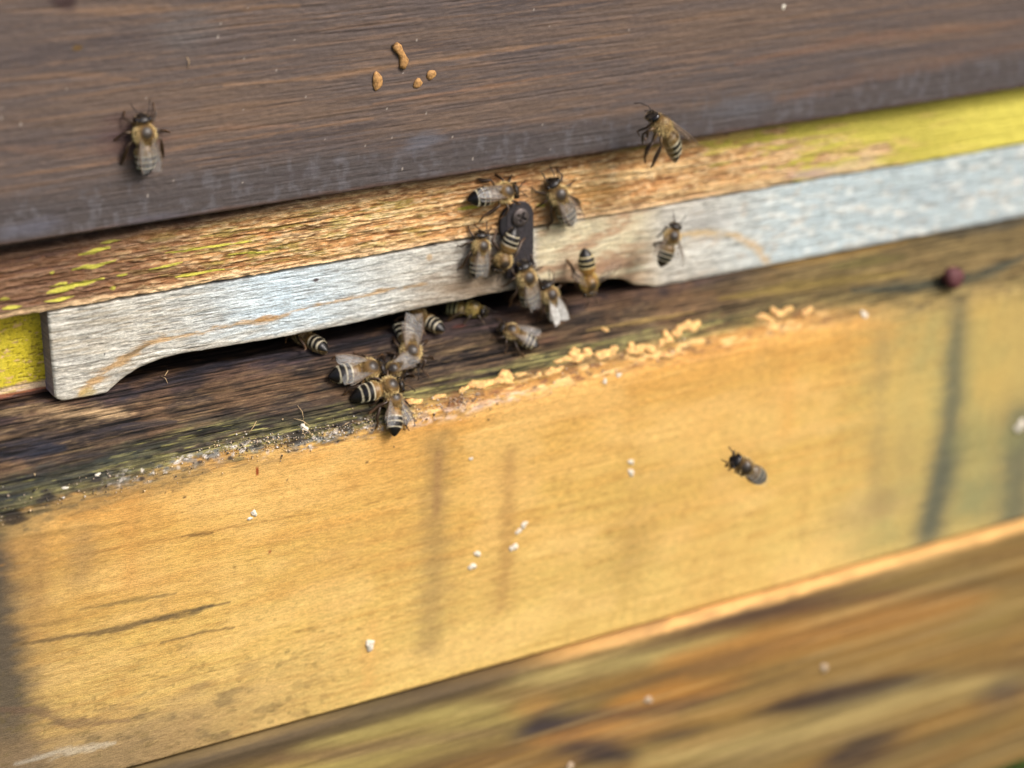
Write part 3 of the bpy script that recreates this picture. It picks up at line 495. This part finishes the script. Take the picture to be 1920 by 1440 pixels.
def lump(name, px, py, wpx, hpx, surf, mat, label, cat, seed, group=None, rot=0, dep=.5, rough=.18):
    if surf == 'sill': P, s_, n = hit_prof(px, py); Zs = 8.2
    else:
        P = hit(px, py, surf); dep *= .55; n = np.array([0, -1., 0]); Zs = 9.2
    dist = np.dot(P-CAM, FW); k = dist/FPX; sx, sz = wpx*k/2/.9, hpx*k/2
    V, F = lump_mesh(name, mat, seed, sx, sz, min(sx, sz)*dep*1.3, rough=rough)
    o = mesh_np(name, V, F, mat); z = Vector(n).normalized(); x = Vector((1, 0, 0)); y = z.cross(x)
    M = Matrix((x, y, z)).transposed().to_4x4() @ Matrix.Rotation(rot, 4, 'Z'); M.translation = Vector(P + n*min(sx, sz)*dep*.35)*S
    o.matrix_world = M; tag(o, label, cat, group); return o
lump('resin_blob', 707, 152, 20, 33, YT, m_prop, 'largest oval tan resin blob on the brown board, lowest and leftmost', 'resin blob', 3, 'tan resin blobs on the brown board', -.2, rough=.14)
lump('resin_blob', 783, 156, 18, 17, YT, m_prop, 'small round tan resin blob, lower of the right pair on the brown board', 'resin blob', 8, 'tan resin blobs on the brown board', rough=.14)
lump('resin_blob', 808, 140, 17, 20, YT, m_prop, 'small tan resin blob, upper right one on the brown board', 'resin blob', 12, 'tan resin blobs on the brown board', rough=.12)
pts = [hit(x, y, YT-.5) for x, y in [(741, 83), (746, 90), (751, 98), (756, 106), (758, 115), (757, 122), (755, 129)]]; rad = [.75, 1.1, .75, .75, .95, .9, .6]
def tube(pts, rad, seg=8, ends=True, flat=1.0):
    pts = [np.asarray(p, float) for p in pts]; V = []; n = len(pts); prev = None
    for i, p in enumerate(pts):
        t = pts[min(i+1, n-1)]-pts[max(i-1, 0)]; t = t/(np.linalg.norm(t)+1e-9)
        if prev is None: a = np.cross(t, [0, 0, 1.]) if abs(t[2]) < .9 else np.cross(t, [1., 0, 0])
        else: a = prev - t*np.dot(prev, t)
        a = a/(np.linalg.norm(a)+1e-9); prev = a; bb = np.cross(t, a)
        for j in range(seg):
            an = 2*math.pi*j/seg; V.append(p + (a*math.cos(an) + bb*math.sin(an)*flat)*rad[i])
    F = gridfaces(n, seg, True).tolist()
    if ends: F += [list(range(seg))[::-1], list(range((n-1)*seg, n*seg))]
    return V, F
c0_ = hit(752, 104, YT); V, F = tube(pts, rad, 10); V = np.array(V); V[:, 1] = YT - (YT-V[:, 1])*.6
V += .08*np.random.RandomState(2).normal(size=V.shape)
o = mesh_np('resin_blob', V-c0_, F, m_prop); o.location = Vector(c0_*S); tag(o, 'long curved tan resin streak above the round blobs on the brown board', 'resin blob', 'tan resin blobs on the brown board')
rs = np.random.RandomState(11)
ORD = ['', 'second', 'third', 'fourth', 'fifth', 'sixth', 'seventh', 'eighth', 'ninth', 'tenth', 'eleventh', 'twelfth', 'thirteenth', 'fourteenth', 'fifteenth']
waxes = [(772, 752, 40, 22), (822, 742, 22, 12), (905, 718, 46, 20), (945, 708, 40, 22), (870, 728, 26, 12), (975, 700, 22, 12), (1035, 695, 24, 20), (1050, 690, 18, 12), (1060, 672, 34, 18), (1080, 668, 30, 24), (1100, 660, 24, 18), (1132, 662, 46, 20), (1150, 655, 20, 16), (1195, 655, 28, 24), (1215, 652, 26, 26), (1182, 652, 20, 20), (1250, 632, 28, 20), (1270, 620, 26, 18), (1290, 610, 30, 26), (1302, 606, 20, 18), (1240, 642, 20, 14), (1135, 616, 14, 10), (1430, 592, 20, 18), (1455, 585, 22, 20), (1475, 580, 24, 18), (1512, 583, 20, 14), (1445, 600, 16, 14), (1248, 665, 14, 14), (1078, 655, 16, 12), (1010, 700, 16, 10)]
waxes.sort()
for i, (x, y, a, c) in enumerate(waxes):
    lab = ('lone flat pale wax crumb just right of the huddled bees' if i == 0 else 'pale wax crumb on the worn sill edge, %s from the left' % ORD[i] if i < 15 else ('pale wax crumb at the right end of the crumb line' if i == 29 else 'pale wax crumb on the worn sill edge, %s from the right' % ORD[29-i]))
    lump('wax_crumb', x, y+2, a*rs.uniform(.75, 1.1), c*rs.uniform(.7, 1.1), 'sill', m_wax, lab, 'wax crumb', 40+i, 'wax crumbs along the sill edge', rs.uniform(-.3, .5), .3, .33)
for x, y, a, lab in [(476, 962, 12, 'white crumb on the orange face, nearest the left'), (895, 1038, 12, 'upper white speck of the left pair low on the orange face'), (885, 1062, 14, 'lower white speck of the left pair low on the orange face'), (982, 984, 13, 'top white speck of the right cluster of three on the orange face'), (972, 996, 11, 'middle white speck of the right cluster on the orange face'), (963, 1026, 15, 'lowest white speck of the right cluster on the orange face'),
    (1183, 886, 13, 'lower white speck of the pair on the blurred orange face'), (1183, 866, 11, 'upper faint white speck of the pair on the blurred orange face'), (693, 1209, 20, 'broad pale speck near the bottom of the orange face'), (1912, 798, 22, 'white blurred speck at the right picture edge'), (883, 860, 7, 'tiny pale speck under the wax crumbs on the orange face'), (1160, 703, 9, 'right tiny grey speck below the wax crumbs'), (1134, 715, 9, 'left tiny grey speck below the wax crumbs'), (570, 802, 14, 'bright white crumb in the mould below the left bees'),
    (1620, 590, 13, 'pale speck left of the rusty nail')]:
    lump('white_speck', x, y, a*.92, a*1.0, 'sill', m_wht, lab, 'speck', int(x), 'white specks on the hive front', rs.uniform(-1, 1), .28, .26)
lump('white_speck', 468, 972, 9, 7, 'sill', m_wht, 'small white crumb touching the larger one on the orange face', 'speck', 5, 'white specks on the hive front')
for x, y, lab in [(1068, 1437, 'white speck at the bottom picture edge on the lower box'), (1215, 1312, 'pale speck on the orange patch of the lower box'), (1545, 1252, 'faint pale speck in the middle of the lower box')]:
    lump('white_speck', x, y, 15, 16, YL, m_gry, lab, 'speck', x, 'white specks on the hive front')
lump('white_speck', 1469, 13, 8, 10, YT, m_wht, 'white speck high on the blurred brown board', 'speck', 4, 'white specks on the hive front')
lump('white_speck', 183, 890, 11, 6, 'sill', m_wht, 'white flake on the mossy left end of the sill', 'speck', 4, 'white specks on the hive front')
lump('white_speck', 122, 915, 12, 5, 'sill', m_wht, 'lower white flake on the mossy left end of the sill', 'speck', 14, 'white specks on the hive front')
# uncountable fine debris in the mould line
dv, df, dc = [], [], []
for k in range(1500):
    if rs.rand() < .62: x = rs.uniform(400, 900); y = np.interp(x, [400, 560, 700, 850, 900], [845, 822, 795, 760, 745]) + rs.normal()*9
    else: x = rs.uniform(0, 1300); y = np.interp(x, [0, 300, 560, 900, 1300], [955, 885, 825, 748, 640]) + rs.normal()*16
    P, s_, n = hit_prof(x, y); r = abs(rs.normal())*.10+.06; i = len(dv); P = P + n*r*1.1
    for d_ in ((1, 0, 0), (-1, 0, 0), (0, 1, 0), (0, -1, 0), (0, 0, 1), (0, 0, -1)): dv.append(P+np.array(d_)*r*rs.uniform(.5, 1.4))
    df += [(i, i+2, i+4), (i+2, i+1, i+4), (i+1, i+3, i+4), (i+3, i, i+4), (i+2, i, i+5), (i+1, i+2, i+5), (i+3, i+1, i+5), (i, i+3, i+5)]
    c = lin([(224, 216, 206), (190, 170, 150), (70, 66, 64), (236, 206, 160), (120, 110, 100)][rs.choice(5, p=[.14, .22, .24, .18, .22])]); dc += [c]*6
for x, y, dx, dy in [(557, 760, 12, 28), (550, 785, 30, 14), (565, 800, 22, 22), (480, 790, -14, 22), (300, 705, 14, 14), (308, 705, 6, -12), (350, 108, 2, 22), (640, 800, 14, -8)]:
    f_ = (lambda X_, Y_: hit(X_, Y_, YT)) if y < 300 else (lambda X_, Y_: hit_prof(X_, Y_)[0])
    A, B2 = f_(x, y), f_(x+dx, y+dy); mid = (A+B2)/2+np.array([.2, -.6, .5]); V, F = tube([A+np.array([0, -.2, .1]), mid, B2+np.array([0, -.2, .1])], [.07, .09, .04], 4)
    i = len(dv); dv += V; df += [[i+a for a in f] for f in F]; dc += [lin((200, 172, 130))]*len(V)
tag(mesh_np('debris', np.array(dv), df, attr_mat('debris_bits', .7, .2), None, np.array(dc)), 'fine pale and dark crumbs scattered along the mouldy sill edge', 'debris', kind='stuff')

# ================================================================== bees
m_body = attr_mat('bee_cuticle', .36, .45, .5, 3800); m_eye = plain('bee_eye', (22, 16, 16), .12, .7); m_leg = attr_mat('bee_leg', .4, .5, .3); m_fur = attr_mat('bee_fur', .75, .15)
m_ant = plain('bee_antenna', (36, 26, 20), .45, .4)
def wing_mat(name, base, alpha):
    m, N, L, B = nodes(name); B.inputs['Base Color'].default_value = (*lin(base), 1); B.inputs['Roughness'].default_value = .28; B.inputs['Specular IOR Level'].default_value = .6
    tr = N.new('ShaderNodeBsdfTransparent'); mx = N.new('ShaderNodeMixShader'); out = N['Material Output']
    tc = N.new('ShaderNodeTexCoord'); n = N.new('ShaderNodeTexNoise'); n.inputs['Scale'].default_value = 900; L.new(tc.outputs['Object'], n.inputs['Vector'])
    r = N.new('ShaderNodeMapRange'); r.inputs[3].default_value = alpha*.6; r.inputs[4].default_value = alpha*1.4; L.new(n.outputs[0], r.inputs[0])
    bp = N.new('ShaderNodeBump'); bp.inputs['Strength'].default_value = .5; bp.inputs['Distance'].default_value = .0002; L.new(n.outputs[0], bp.inputs['Height']); L.new(bp.outputs[0], B.inputs['Normal'])
    L.new(r.outputs[0], mx.inputs[0]); L.new(tr.outputs[0], mx.inputs[1]); L.new(B.outputs[0], mx.inputs[2]); L.new(mx.outputs[0], out.inputs[0]); return m
m_wing = wing_mat('bee_wing', (226, 226, 224), .13)
m_wingf = wing_mat('bee_wing_faint', (210, 206, 200), .06)
m_wingw = wing_mat('bee_wing_bright', (244, 244, 240), .6); m_vein = plain('wing_vein', (120, 100, 80), .5, .4)
RINGS = np.array([(5.95, 0, .12, .10, 1.25), (5.75, 0, .62, .55, 1.4), (5.4, 0, 1.15, 1.05, 1.75), (4.95, 0, 1.62, 1.3, 2.0), (4.5, 0, 1.7, 1.3, 2.15), (4.15, 0, 1.25, .95, 2.3), (3.9, 0, .72, .62, 2.35), (3.62, 0, 1.25, 1.2, 2.42), (3.1, 0, 1.82, 1.7, 2.5),
    (2.2, 0, 2.1, 2.0, 2.6), (1.2, 0, 2.02, 1.95, 2.55), (.5, 0, 1.75, 1.6, 2.45), (.05, 0, 1.38, 1.25, 2.3), (-.25, 0, 1.3, 1.15, 2.2), (-.7, 0, 1.65, 1.4, 2.15), (-1.4, 0, 2.05, 1.75, 2.12), (-2.6, 0, 2.2, 1.85, 2.05), (-4.0, 0, 2.12, 1.8, 1.95), (-5.2, 0, 1.75, 1.5, 1.8), (-6.1, 0, 1.22, 1.05, 1.62), (-6.8, 0, .6, .5, 1.5), (-7.15, 0, .06, .06, 1.45)])
TG = np.array([-.9, -2.35, -3.6, -4.8, -5.8])
def catmull(P, t):
    i = np.clip(np.floor(t).astype(int), 0, len(P)-2); f = (t-i)[:, None]; p = lambda k: P[np.clip(i+k, 0, len(P)-1)]
    m0, m1 = (p(1)-p(-1))/2, (p(2)-p(0))/2
    return (2*f**3-3*f**2+1)*p(0) + (f**3-2*f**2+f)*m0 + (-2*f**3+3*f**2)*p(1) + (f**3-f**2)*m1
wing_out = {}
def wing_geo(L, W, hind=False):
    nu, nw = 22, 7; V = []
    for i in range(nu):
        u = i/(nu-1); lead = .10*W*math.sin(math.pi*u**.8) ; wd = W*(.10+.9*sm(0, .62, u))*math.sqrt(max(0, 1-max(0, (u-.66)/.34)**2.2))
        for j in range(nw):
            t = j/(nw-1); V.append((u*L, lead-wd*t + .12*W*max(0, (u-.66)/.34)**2*(-1.2+0*t), .10*math.sin(t*9+u*3)*.5+.25*math.sin(math.pi*u)*(1-t)))
    return np.array(V), nu, nw
def make_wing(parent, L, W, side, root, az, el, tw, fine=True, wm=None):
    V, nu, nw = wing_geo(L, W); F = gridfaces(nu, nw).tolist(); fm = [0]*len(F); V = V.copy()
    g = V.reshape(nu, nw, 3); VV = [tuple(v) for v in V]
    def vein(pp, r):
        pts = []
        for u, t in pp:
            a = u*(nu-1); i = min(int(a), nu-2); f = a-i; bq = t*(nw-1); j = min(int(bq), nw-2); h2 = bq-j
            pts.append((g[i, j]*(1-f)+g[i+1, j]*f)*(1-h2)+(g[i, j+1]*(1-f)+g[i+1, j+1]*f)*h2)
        v2, f2 = tube(pts, [r]*len(pts), 3, False); o = len(VV); VV.extend([tuple(q) for q in v2]); F.extend([[o+a for a in q] for q in f2]); fm.extend([1]*len(f2))
    if fine:
        for pp, r in [([(0, 0), (.3, 0), (.6, 0), (.85, .02), (.97, .3)], .075), ([(0, .1), (.25, .12), (.5, .12), (.72, .06)], .06), ([(.02, .3), (.3, .42), (.48, .4), (.62, .42), (.8, .3)], .045), ([(.3, .42), (.36, .75), (.4, 1)], .04), ([(.48, .13), (.5, .4), (.56, .72), (.6, .98)], .04), ([(.03, .6), (.3, .85), (.36, .76)], .04), ([(.36, .75), (.56, .72), (.74, .62)], .035), ([(.62, .42), (.7, .7), (.8, .85)], .035), ([(.72, .06), (.74, .35), (.88, .45)], .035)]:
            vein(pp, r*1.25)
    V = np.array(VV); V[:, 1] *= 1.0
    # local wing: length +x, trailing edge toward -y; turn it to trail backwards on its side of the body
    V[:, 1] *= -side
    R = (Matrix.Rotation(side*(math.pi-az)*1.0, 3, 'Z') @ Matrix.Rotation(-el, 3, 'Y') @ Matrix.Rotation(side*tw, 3, 'X'))
    V = V @ np.array(R).T + np.array(root)
    return mesh_np('wing', V, F, None, parent, mats=[wm or m_wing, m_vein], fm=fm)
def make_bee(label, frame, s=1.0, seed=0, wing_az=.28, wing_el=.06, wings=True, fly=False, bend=0.0, droop=0.0, tone=(1, 1, 1), far=False, gold=1.0, head_turn=0.0, wm=None):
    rs = np.random.RandomState(seed+100)
    root = bpy.data.objects.new('honey_bee', None); root.empty_display_size = .004; C.objects.link(root); root.matrix_world = frame
    tag(root, label, 'bee', 'honey bees on the hive front')
    nt = 96; t = np.linspace(0, len(RINGS)-1, nt); R = catmull(RINGS, t); R[:, 2:4] = np.maximum(R[:, 2:4], .04); x = R[:, 0]
    ab = x < -.4
    for e_ in TG[1:]: R[:, 2] *= np.where(ab, 1+.035*np.exp(-((x-e_-.05)/.12)**2), 1); R[:, 3] *= np.where(ab, 1+.035*np.exp(-((x-e_-.05)/.12)**2), 1)
    q = np.clip(-x-.3, 0, None); ys = bend*q**2/14; zs = -droop*q**2/14 ; hq = np.clip(x-3.8, 0, None); ys = ys + head_turn*hq
    m = 32; a = np.linspace(0, 2*np.pi, m+1)[:-1]
    def pt(i, an, off=0.0):
        return np.stack([x[i]+0*an, ys[i]+(R[i, 2]+off)*np.cos(an), R[i, 4]+zs[i]+(R[i, 3]+off)*np.sin(an)], -1)
    A, I = np.meshgrid(a, np.arange(nt)); V = pt(I.ravel(), A.ravel()); xa = x[I.ravel()]; top = np.sin(A.ravel())
    # colours: dark head, brown-grey scutum, banded abdomen
    col = np.tile(lin((30, 25, 22)), (len(V), 1))
    th = (xa < 3.9) & (xa > -.2); r2 = np.hypot((xa-2.4)/1.6, V[:, 1]/1.55)
    col[th] = lin((118, 92, 54)); k = th & (r2 < 1) & (top > 0); w8 = (1-sm(.55, 1.0, r2[k]))[:, None]; col[k] = col[k]*(1-w8)+lin((58, 50, 42))*w8
    
    aw = xa < -.3
    seg = np.full(len(V), 9.0)
    for e_ in TG: dd = e_-xa; seg = np.where((dd > 0) & (dd < 1.4), dd, seg)
    base = np.where((xa > TG[1])[:, None], lin((110, 84, 46))*gold, lin((22, 19, 18)))
    bandw = .34+.10*np.cos(A.ravel()*2)
    bm = np.clip(1-np.abs(seg-.22)/(bandw*.5), 0, 1)**.5*np.where(xa > -5.7, np.where(xa > -2.2, .2, 1), 0)
    acol = base + (lin((238, 226, 194))-base)*bm[:, None]
    belly = sm(-.3, -.8, top)[:, None]; acol = acol + (lin((150, 122, 74))*.8-acol)*belly*.7
    col[aw] = acol[aw]; col *= np.array(tone)
    body = mesh_np('body', V, gridfaces(nt, m, True)[:, ::-1].copy(), m_body, root, np.clip(col, .003, .9))
    hs = float(head_turn)
    for sd in (-1, 1):
        Vv, F = lump_mesh('eye', m_eye, 1, .62, .5, .98, 10, 14, 0); Vv += (4.75, sd*1.42+hs*.9, 2.15); mesh_np('eye', Vv, F, m_eye, root)
        j = rs.normal(size=6)*.25
        V2, F2 = tube([(5.45, sd*.35+hs*1.5, 2.3), (6.0, sd*(.8+.2*j[0])+hs*2, 2.9), (6.5, sd*1.15+hs*2.3, 2.7+j[1]), (7.5+j[4], sd*(1.5+j[2])+hs*3, 2.0+j[1]), (8.3+j[4], sd*(1.7+1.6*j[2])+hs*3.4, 1.4+j[3])], [.14, .11, .13, .14, .10], 6)
        mesh_np('antenna', np.array(V2), F2, m_ant, root)
        gz = 0.05
        L3 = [[(3.0, 1.0, 1.3), (3.9, 2.5, 2.1), (5.0, 3.1, 1.0), (5.7, 3.3, .35), (6.3, 3.5, gz)], [(2.0, 1.2, 1.1), (2.2, 3.3, 2.2), (1.5, 4.6, .9), (1.1, 5.3, .3), (.9, 6.0, gz)], [(1.0, 1.2, 1.1), (-.5, 3.1, 2.4), (-2.6, 3.8, 1.2), (-3.8, 4.2, .35), (-4.8, 4.5, gz)]]
        if fly: L3 = [[(3.0, 1.0, 1.0), (3.9, 1.5, -.2), (3.4, 1.6, -1.4), (3.0, 1.5, -1.9), (2.6, 1.4, -2.3)], [(2.0, 1.1, .9), (1.8, 1.8, -1.0), (.9, 2.0, -2.4), (.3, 1.9, -3.1), (-.1, 1.8, -3.6)], [(1.0, 1.1, .9), (-.3, 1.7, -.9), (-1.6, 1.8, -3.0), (-2.3, 1.8, -4.2), (-2.8, 1.8, -5.0)]]
        for li, P in enumerate(L3):
            P = np.array(P, float); P[:, 1] *= sd; jj = rs.normal(size=(len(P), 3))*.38; jj[0] = 0; jj[-1, 2] = 0; jj[:, 2] *= .5; P = P+jj
            if not fly: P[-1, 2] = gz
            Q = [P[0], P[0]*.5+P[1]*.5, P[1], P[1]*.6+P[2]*.4, P[2], P[3], P[4]]
            w_ = [.3, .34, .24, .3 if li < 2 else .42, .24 if li < 2 else .44, .17 if li < 2 else .3, .08]
            V2, F2 = tube(Q, w_, 7); cc = np.tile(lin((58, 42, 28)), (len(V2), 1)); cc[:14] = lin((104, 80, 46)); cc[35:] = lin((88, 62, 36))
            mesh_np('leg', np.array(V2), F2, m_leg, root, cc*np.array(tone))
        if wings:
            wm = wm or (m_wingf if fly else None); az = wing_az+rs.normal()*.05; el = wing_el
            make_wing(root, 8.0, 2.75, sd, (2.1, sd*1.35, 4.0), az-.02, el+.04, -.12, not far, wm)
            make_wing(root, 5.6, 1.8, sd, (1.3, sd*1.4, 3.75), az+.12, el-.02, -.12, not far, wm)
    # fur
    hv, hf, hc = [], [], []
    def hairs(n, x0, x1, ln, colr, amin=-math.pi, amax=math.pi, back=.5, skip=None, w_=.045):
        for _ in range(n):
            xx = rs.uniform(x0, x1); an = rs.uniform(amin, amax); i = int(np.argmin(abs(x-xx))); p = pt(np.array([i]), np.array([an]))[0]
            if skip and skip(xx, an, p): continue
            nn_ = np.array([0, math.cos(an), math.sin(an)]); d = nn_ + np.array([-back, 0, 0]) + rs.normal(size=3)*.28; d /= np.linalg.norm(d)
            l = ln*rs.uniform(.6, 1.3); sdv = np.cross(d, rs.normal(size=3)); sdv /= np.linalg.norm(sdv); k = len(hv)
            p = p - nn_*.05
            hv.extend([p-sdv*w_, p+sdv*w_, p+d*l]); hf.append((k, k+1, k+2)); c = lin(colr)*rs.uniform(.7, 1.3)*(.8+.45*abs(math.cos(an))); hc.extend([c*.8, c*.8, c])
    dn = .5 if far else 1
    sk = lambda xx, an, p: math.sin(an) > .15 and math.hypot((xx-2.2)/1.65, p[1]/1.5) < rs.uniform(.85, 1.1)
    hairs(int(1500*dn), -.2, 3.7, .7, (222, 196, 140), skip=sk, back=.35); hairs(int(240*dn), 3.5, 4.6, .5, (170, 142, 96), back=-.1); hairs(int(160*dn), 4.9, 5.8, .3, (150, 130, 96), back=-.6)
    hairs(int(330*dn), -.4, -1.9, .5, (190, 164, 112), back=1)
    for e_ in TG[1:4]: hairs(int(130*dn), e_-.04, e_-.30, .26, (236, 224, 190), back=1.6, w_=.04)
    hairs(int(200*dn), -6.5, -.5, .4, (196, 168, 116), -2.6, -.5, back=1.2)
    fr = mesh_np('fur', np.array(hv), hf, m_fur, root, np.clip(np.array(hc)*np.array(tone), 0, .95), smooth=False); fr['kind'] = 'stuff'
    return root
def frame_of(head, tail, surf, s=None, roll=0, lift=2.0, pitch=0.0, hl=None, tl=None):
    hl = lift if hl is None else hl; tl = lift if tl is None else tl
    if surf == 'sill':
        H, _, n1 = hit_prof(*head, hl); T, _, n2 = hit_prof(*tail, tl); n = n1+n2; n /= np.linalg.norm(n)
    elif surf == 'floor':
        def hz(p, l): r = ray(*p); return CAM + r*((13.1+l-CAM[2])/r[2])
        H, T = hz(head, hl), hz(tail, tl); n = np.array([0, 0, 1.])
    else: H, T = hit(*head, surf-hl), hit(*tail, surf-tl); n = np.array([0, -1., 0])
    L = np.linalg.norm(H-T); sc_ = (1.0 if surf == YT else 1.04)*(s or min(1.12, max(.78, L/13.0))); f = (H-T)/L; mid = (H+T)/2
    up = n - f*np.dot(n, f); up /= np.linalg.norm(up); f, up = Vector(f), Vector(up)
    if roll: up = Matrix.Rotation(roll, 3, f) @ up
    if pitch:
        ax = f.cross(up); Rm = Matrix.Rotation(pitch, 3, ax); f, up = Rm @ f, Rm @ up
    l = up.cross(f); M = Matrix((f, l, up)).transposed()
    org = Vector(mid) - (f*-.6 + up*2.0)*sc_
    M4 = M.to_4x4(); M4.translation = org*S
    return M4 @ Matrix.Scale(sc_, 4)
Rd = math.radians
BEES = [
 ('bee alone on the brown board at the left, head up, wings folded', (266, 213), (276, 331), YT, dict(), dict(wing_az=.20, seed=1)),
 ('bee hovering in profile at the right in front of the brown board edge', (1217, 212), (1282, 290), YT, dict(roll=Rd(80), lift=9), dict(wing_az=.3, wing_el=.12, fly=True, seed=2, droop=.5)),
 ('bee lying across the rail above the clasp, black tail pointing left', (972, 356), (880, 374), YR, dict(roll=Rd(-25), lift=2.4), dict(wing_az=-.05, wing_el=-.02, seed=3, tone=(1.05, 1.05, 1.05))),
 ('bee right of the clasp on the rail with silvery folded wings', (1032, 338), (1074, 424), YR, dict(), dict(wing_az=.16, seed=4)),
 ('head-up bee at the left of the clasp on the grey reducer', (903, 434), (893, 522), YE, dict(), dict(wing_az=.12, seed=5, gold=1.3)),
 ('bee with its striped tail up beside the clasp screw', (930, 512), (968, 430), YE, dict(hl=2.0, tl=3.6), dict(wing_az=.1, seed=6, gold=1.4, wings=False)),
 ('brown bee at the foot of the clasp, head touching the metal plate', (980, 492), (996, 580), YE, dict(hl=3.2, tl=2), dict(wing_az=.08, seed=7, gold=1.6)),
 ('pale bee with bright white wings below the clasp', (1022, 528), (1046, 606), YE, dict(lift=3.5), dict(wing_az=.2, seed=8, tone=(1.1, 1.1, 1.15), wm=m_wingw)),
 ('bee landing head down at the lower edge of the reducer', (1105, 556), (1098, 468), YE, dict(lift=6), dict(wing_az=1.0, wing_el=.3, fly=True, seed=9, gold=1.5, tone=(1.2, 1.1, .8))),
 ('blurred flying bee in front of the reducer at the right', (1268, 418), (1240, 500), YE, dict(lift=9, roll=Rd(-20)), dict(wing_az=.5, wing_el=.3, fly=True, seed=10)),
 ('blurred bee walking left on the sill under the clasp', (935, 612), (1010, 648), 'sill', dict(), dict(wing_az=.3, seed=11)),
 ('small dark blurred bee flying in front of the orange face', (1366, 856), (1444, 907), 0.0, dict(lift=26, roll=Rd(0), s=.95), dict(wing_az=.06, wing_el=.0, fly=True, seed=12, far=True, tone=(.7, .7, .7))),
 ('striped bee half inside the entrance at its left end', (545, 622), (612, 653), 'sill', dict(roll=Rd(30), s=.9), dict(seed=13, wings=False, tone=(.9, .9, .9))),
 ('striped bee just inside the entrance right of the wings-up bee', (770, 590), (822, 612), 'sill', dict(roll=Rd(20), s=.86), dict(seed=14, wings=False)),
 ('greenish bee deep in the shadow of the entrance', (900, 584), (842, 578), 'sill', dict(s=.8, lift=1.6), dict(seed=15, wings=False, tone=(.8, .85, .6))),
 ('bee with both wings raised straight up above the huddle', (772, 690), (764, 602), 'sill', dict(), dict(wing_az=.10, seed=16, wing_el=.35, bend=-.9)),
 ('large bee at the left of the huddle with clear striped tail', (722, 690), (620, 704), 'sill', dict(s=1.0), dict(wing_az=.30, seed=17)),
 ('dark bee squeezed in the middle of the huddle', (716, 706), (780, 668), 'sill', dict(lift=1.3), dict(seed=18, tone=(.6, .6, .6), wing_az=.1)),
 ('bee with a rounded striped tail in the lower huddle', (752, 722), (670, 738), 'sill', dict(lift=3.0, s=.92), dict(seed=19, wings=False, gold=1.4, droop=.6)),
 ('lowest bee of the huddle, tail hanging over the orange face', (736, 738), (740, 800), 'sill', dict(s=.86, lift=2.0), dict(seed=20, wing_az=.35, gold=1.7)),
]
for lab, hd, tl_, surf, fk, bk_ in BEES:
    make_bee(lab, frame_of(hd, tl_, surf, **fk), **bk_)
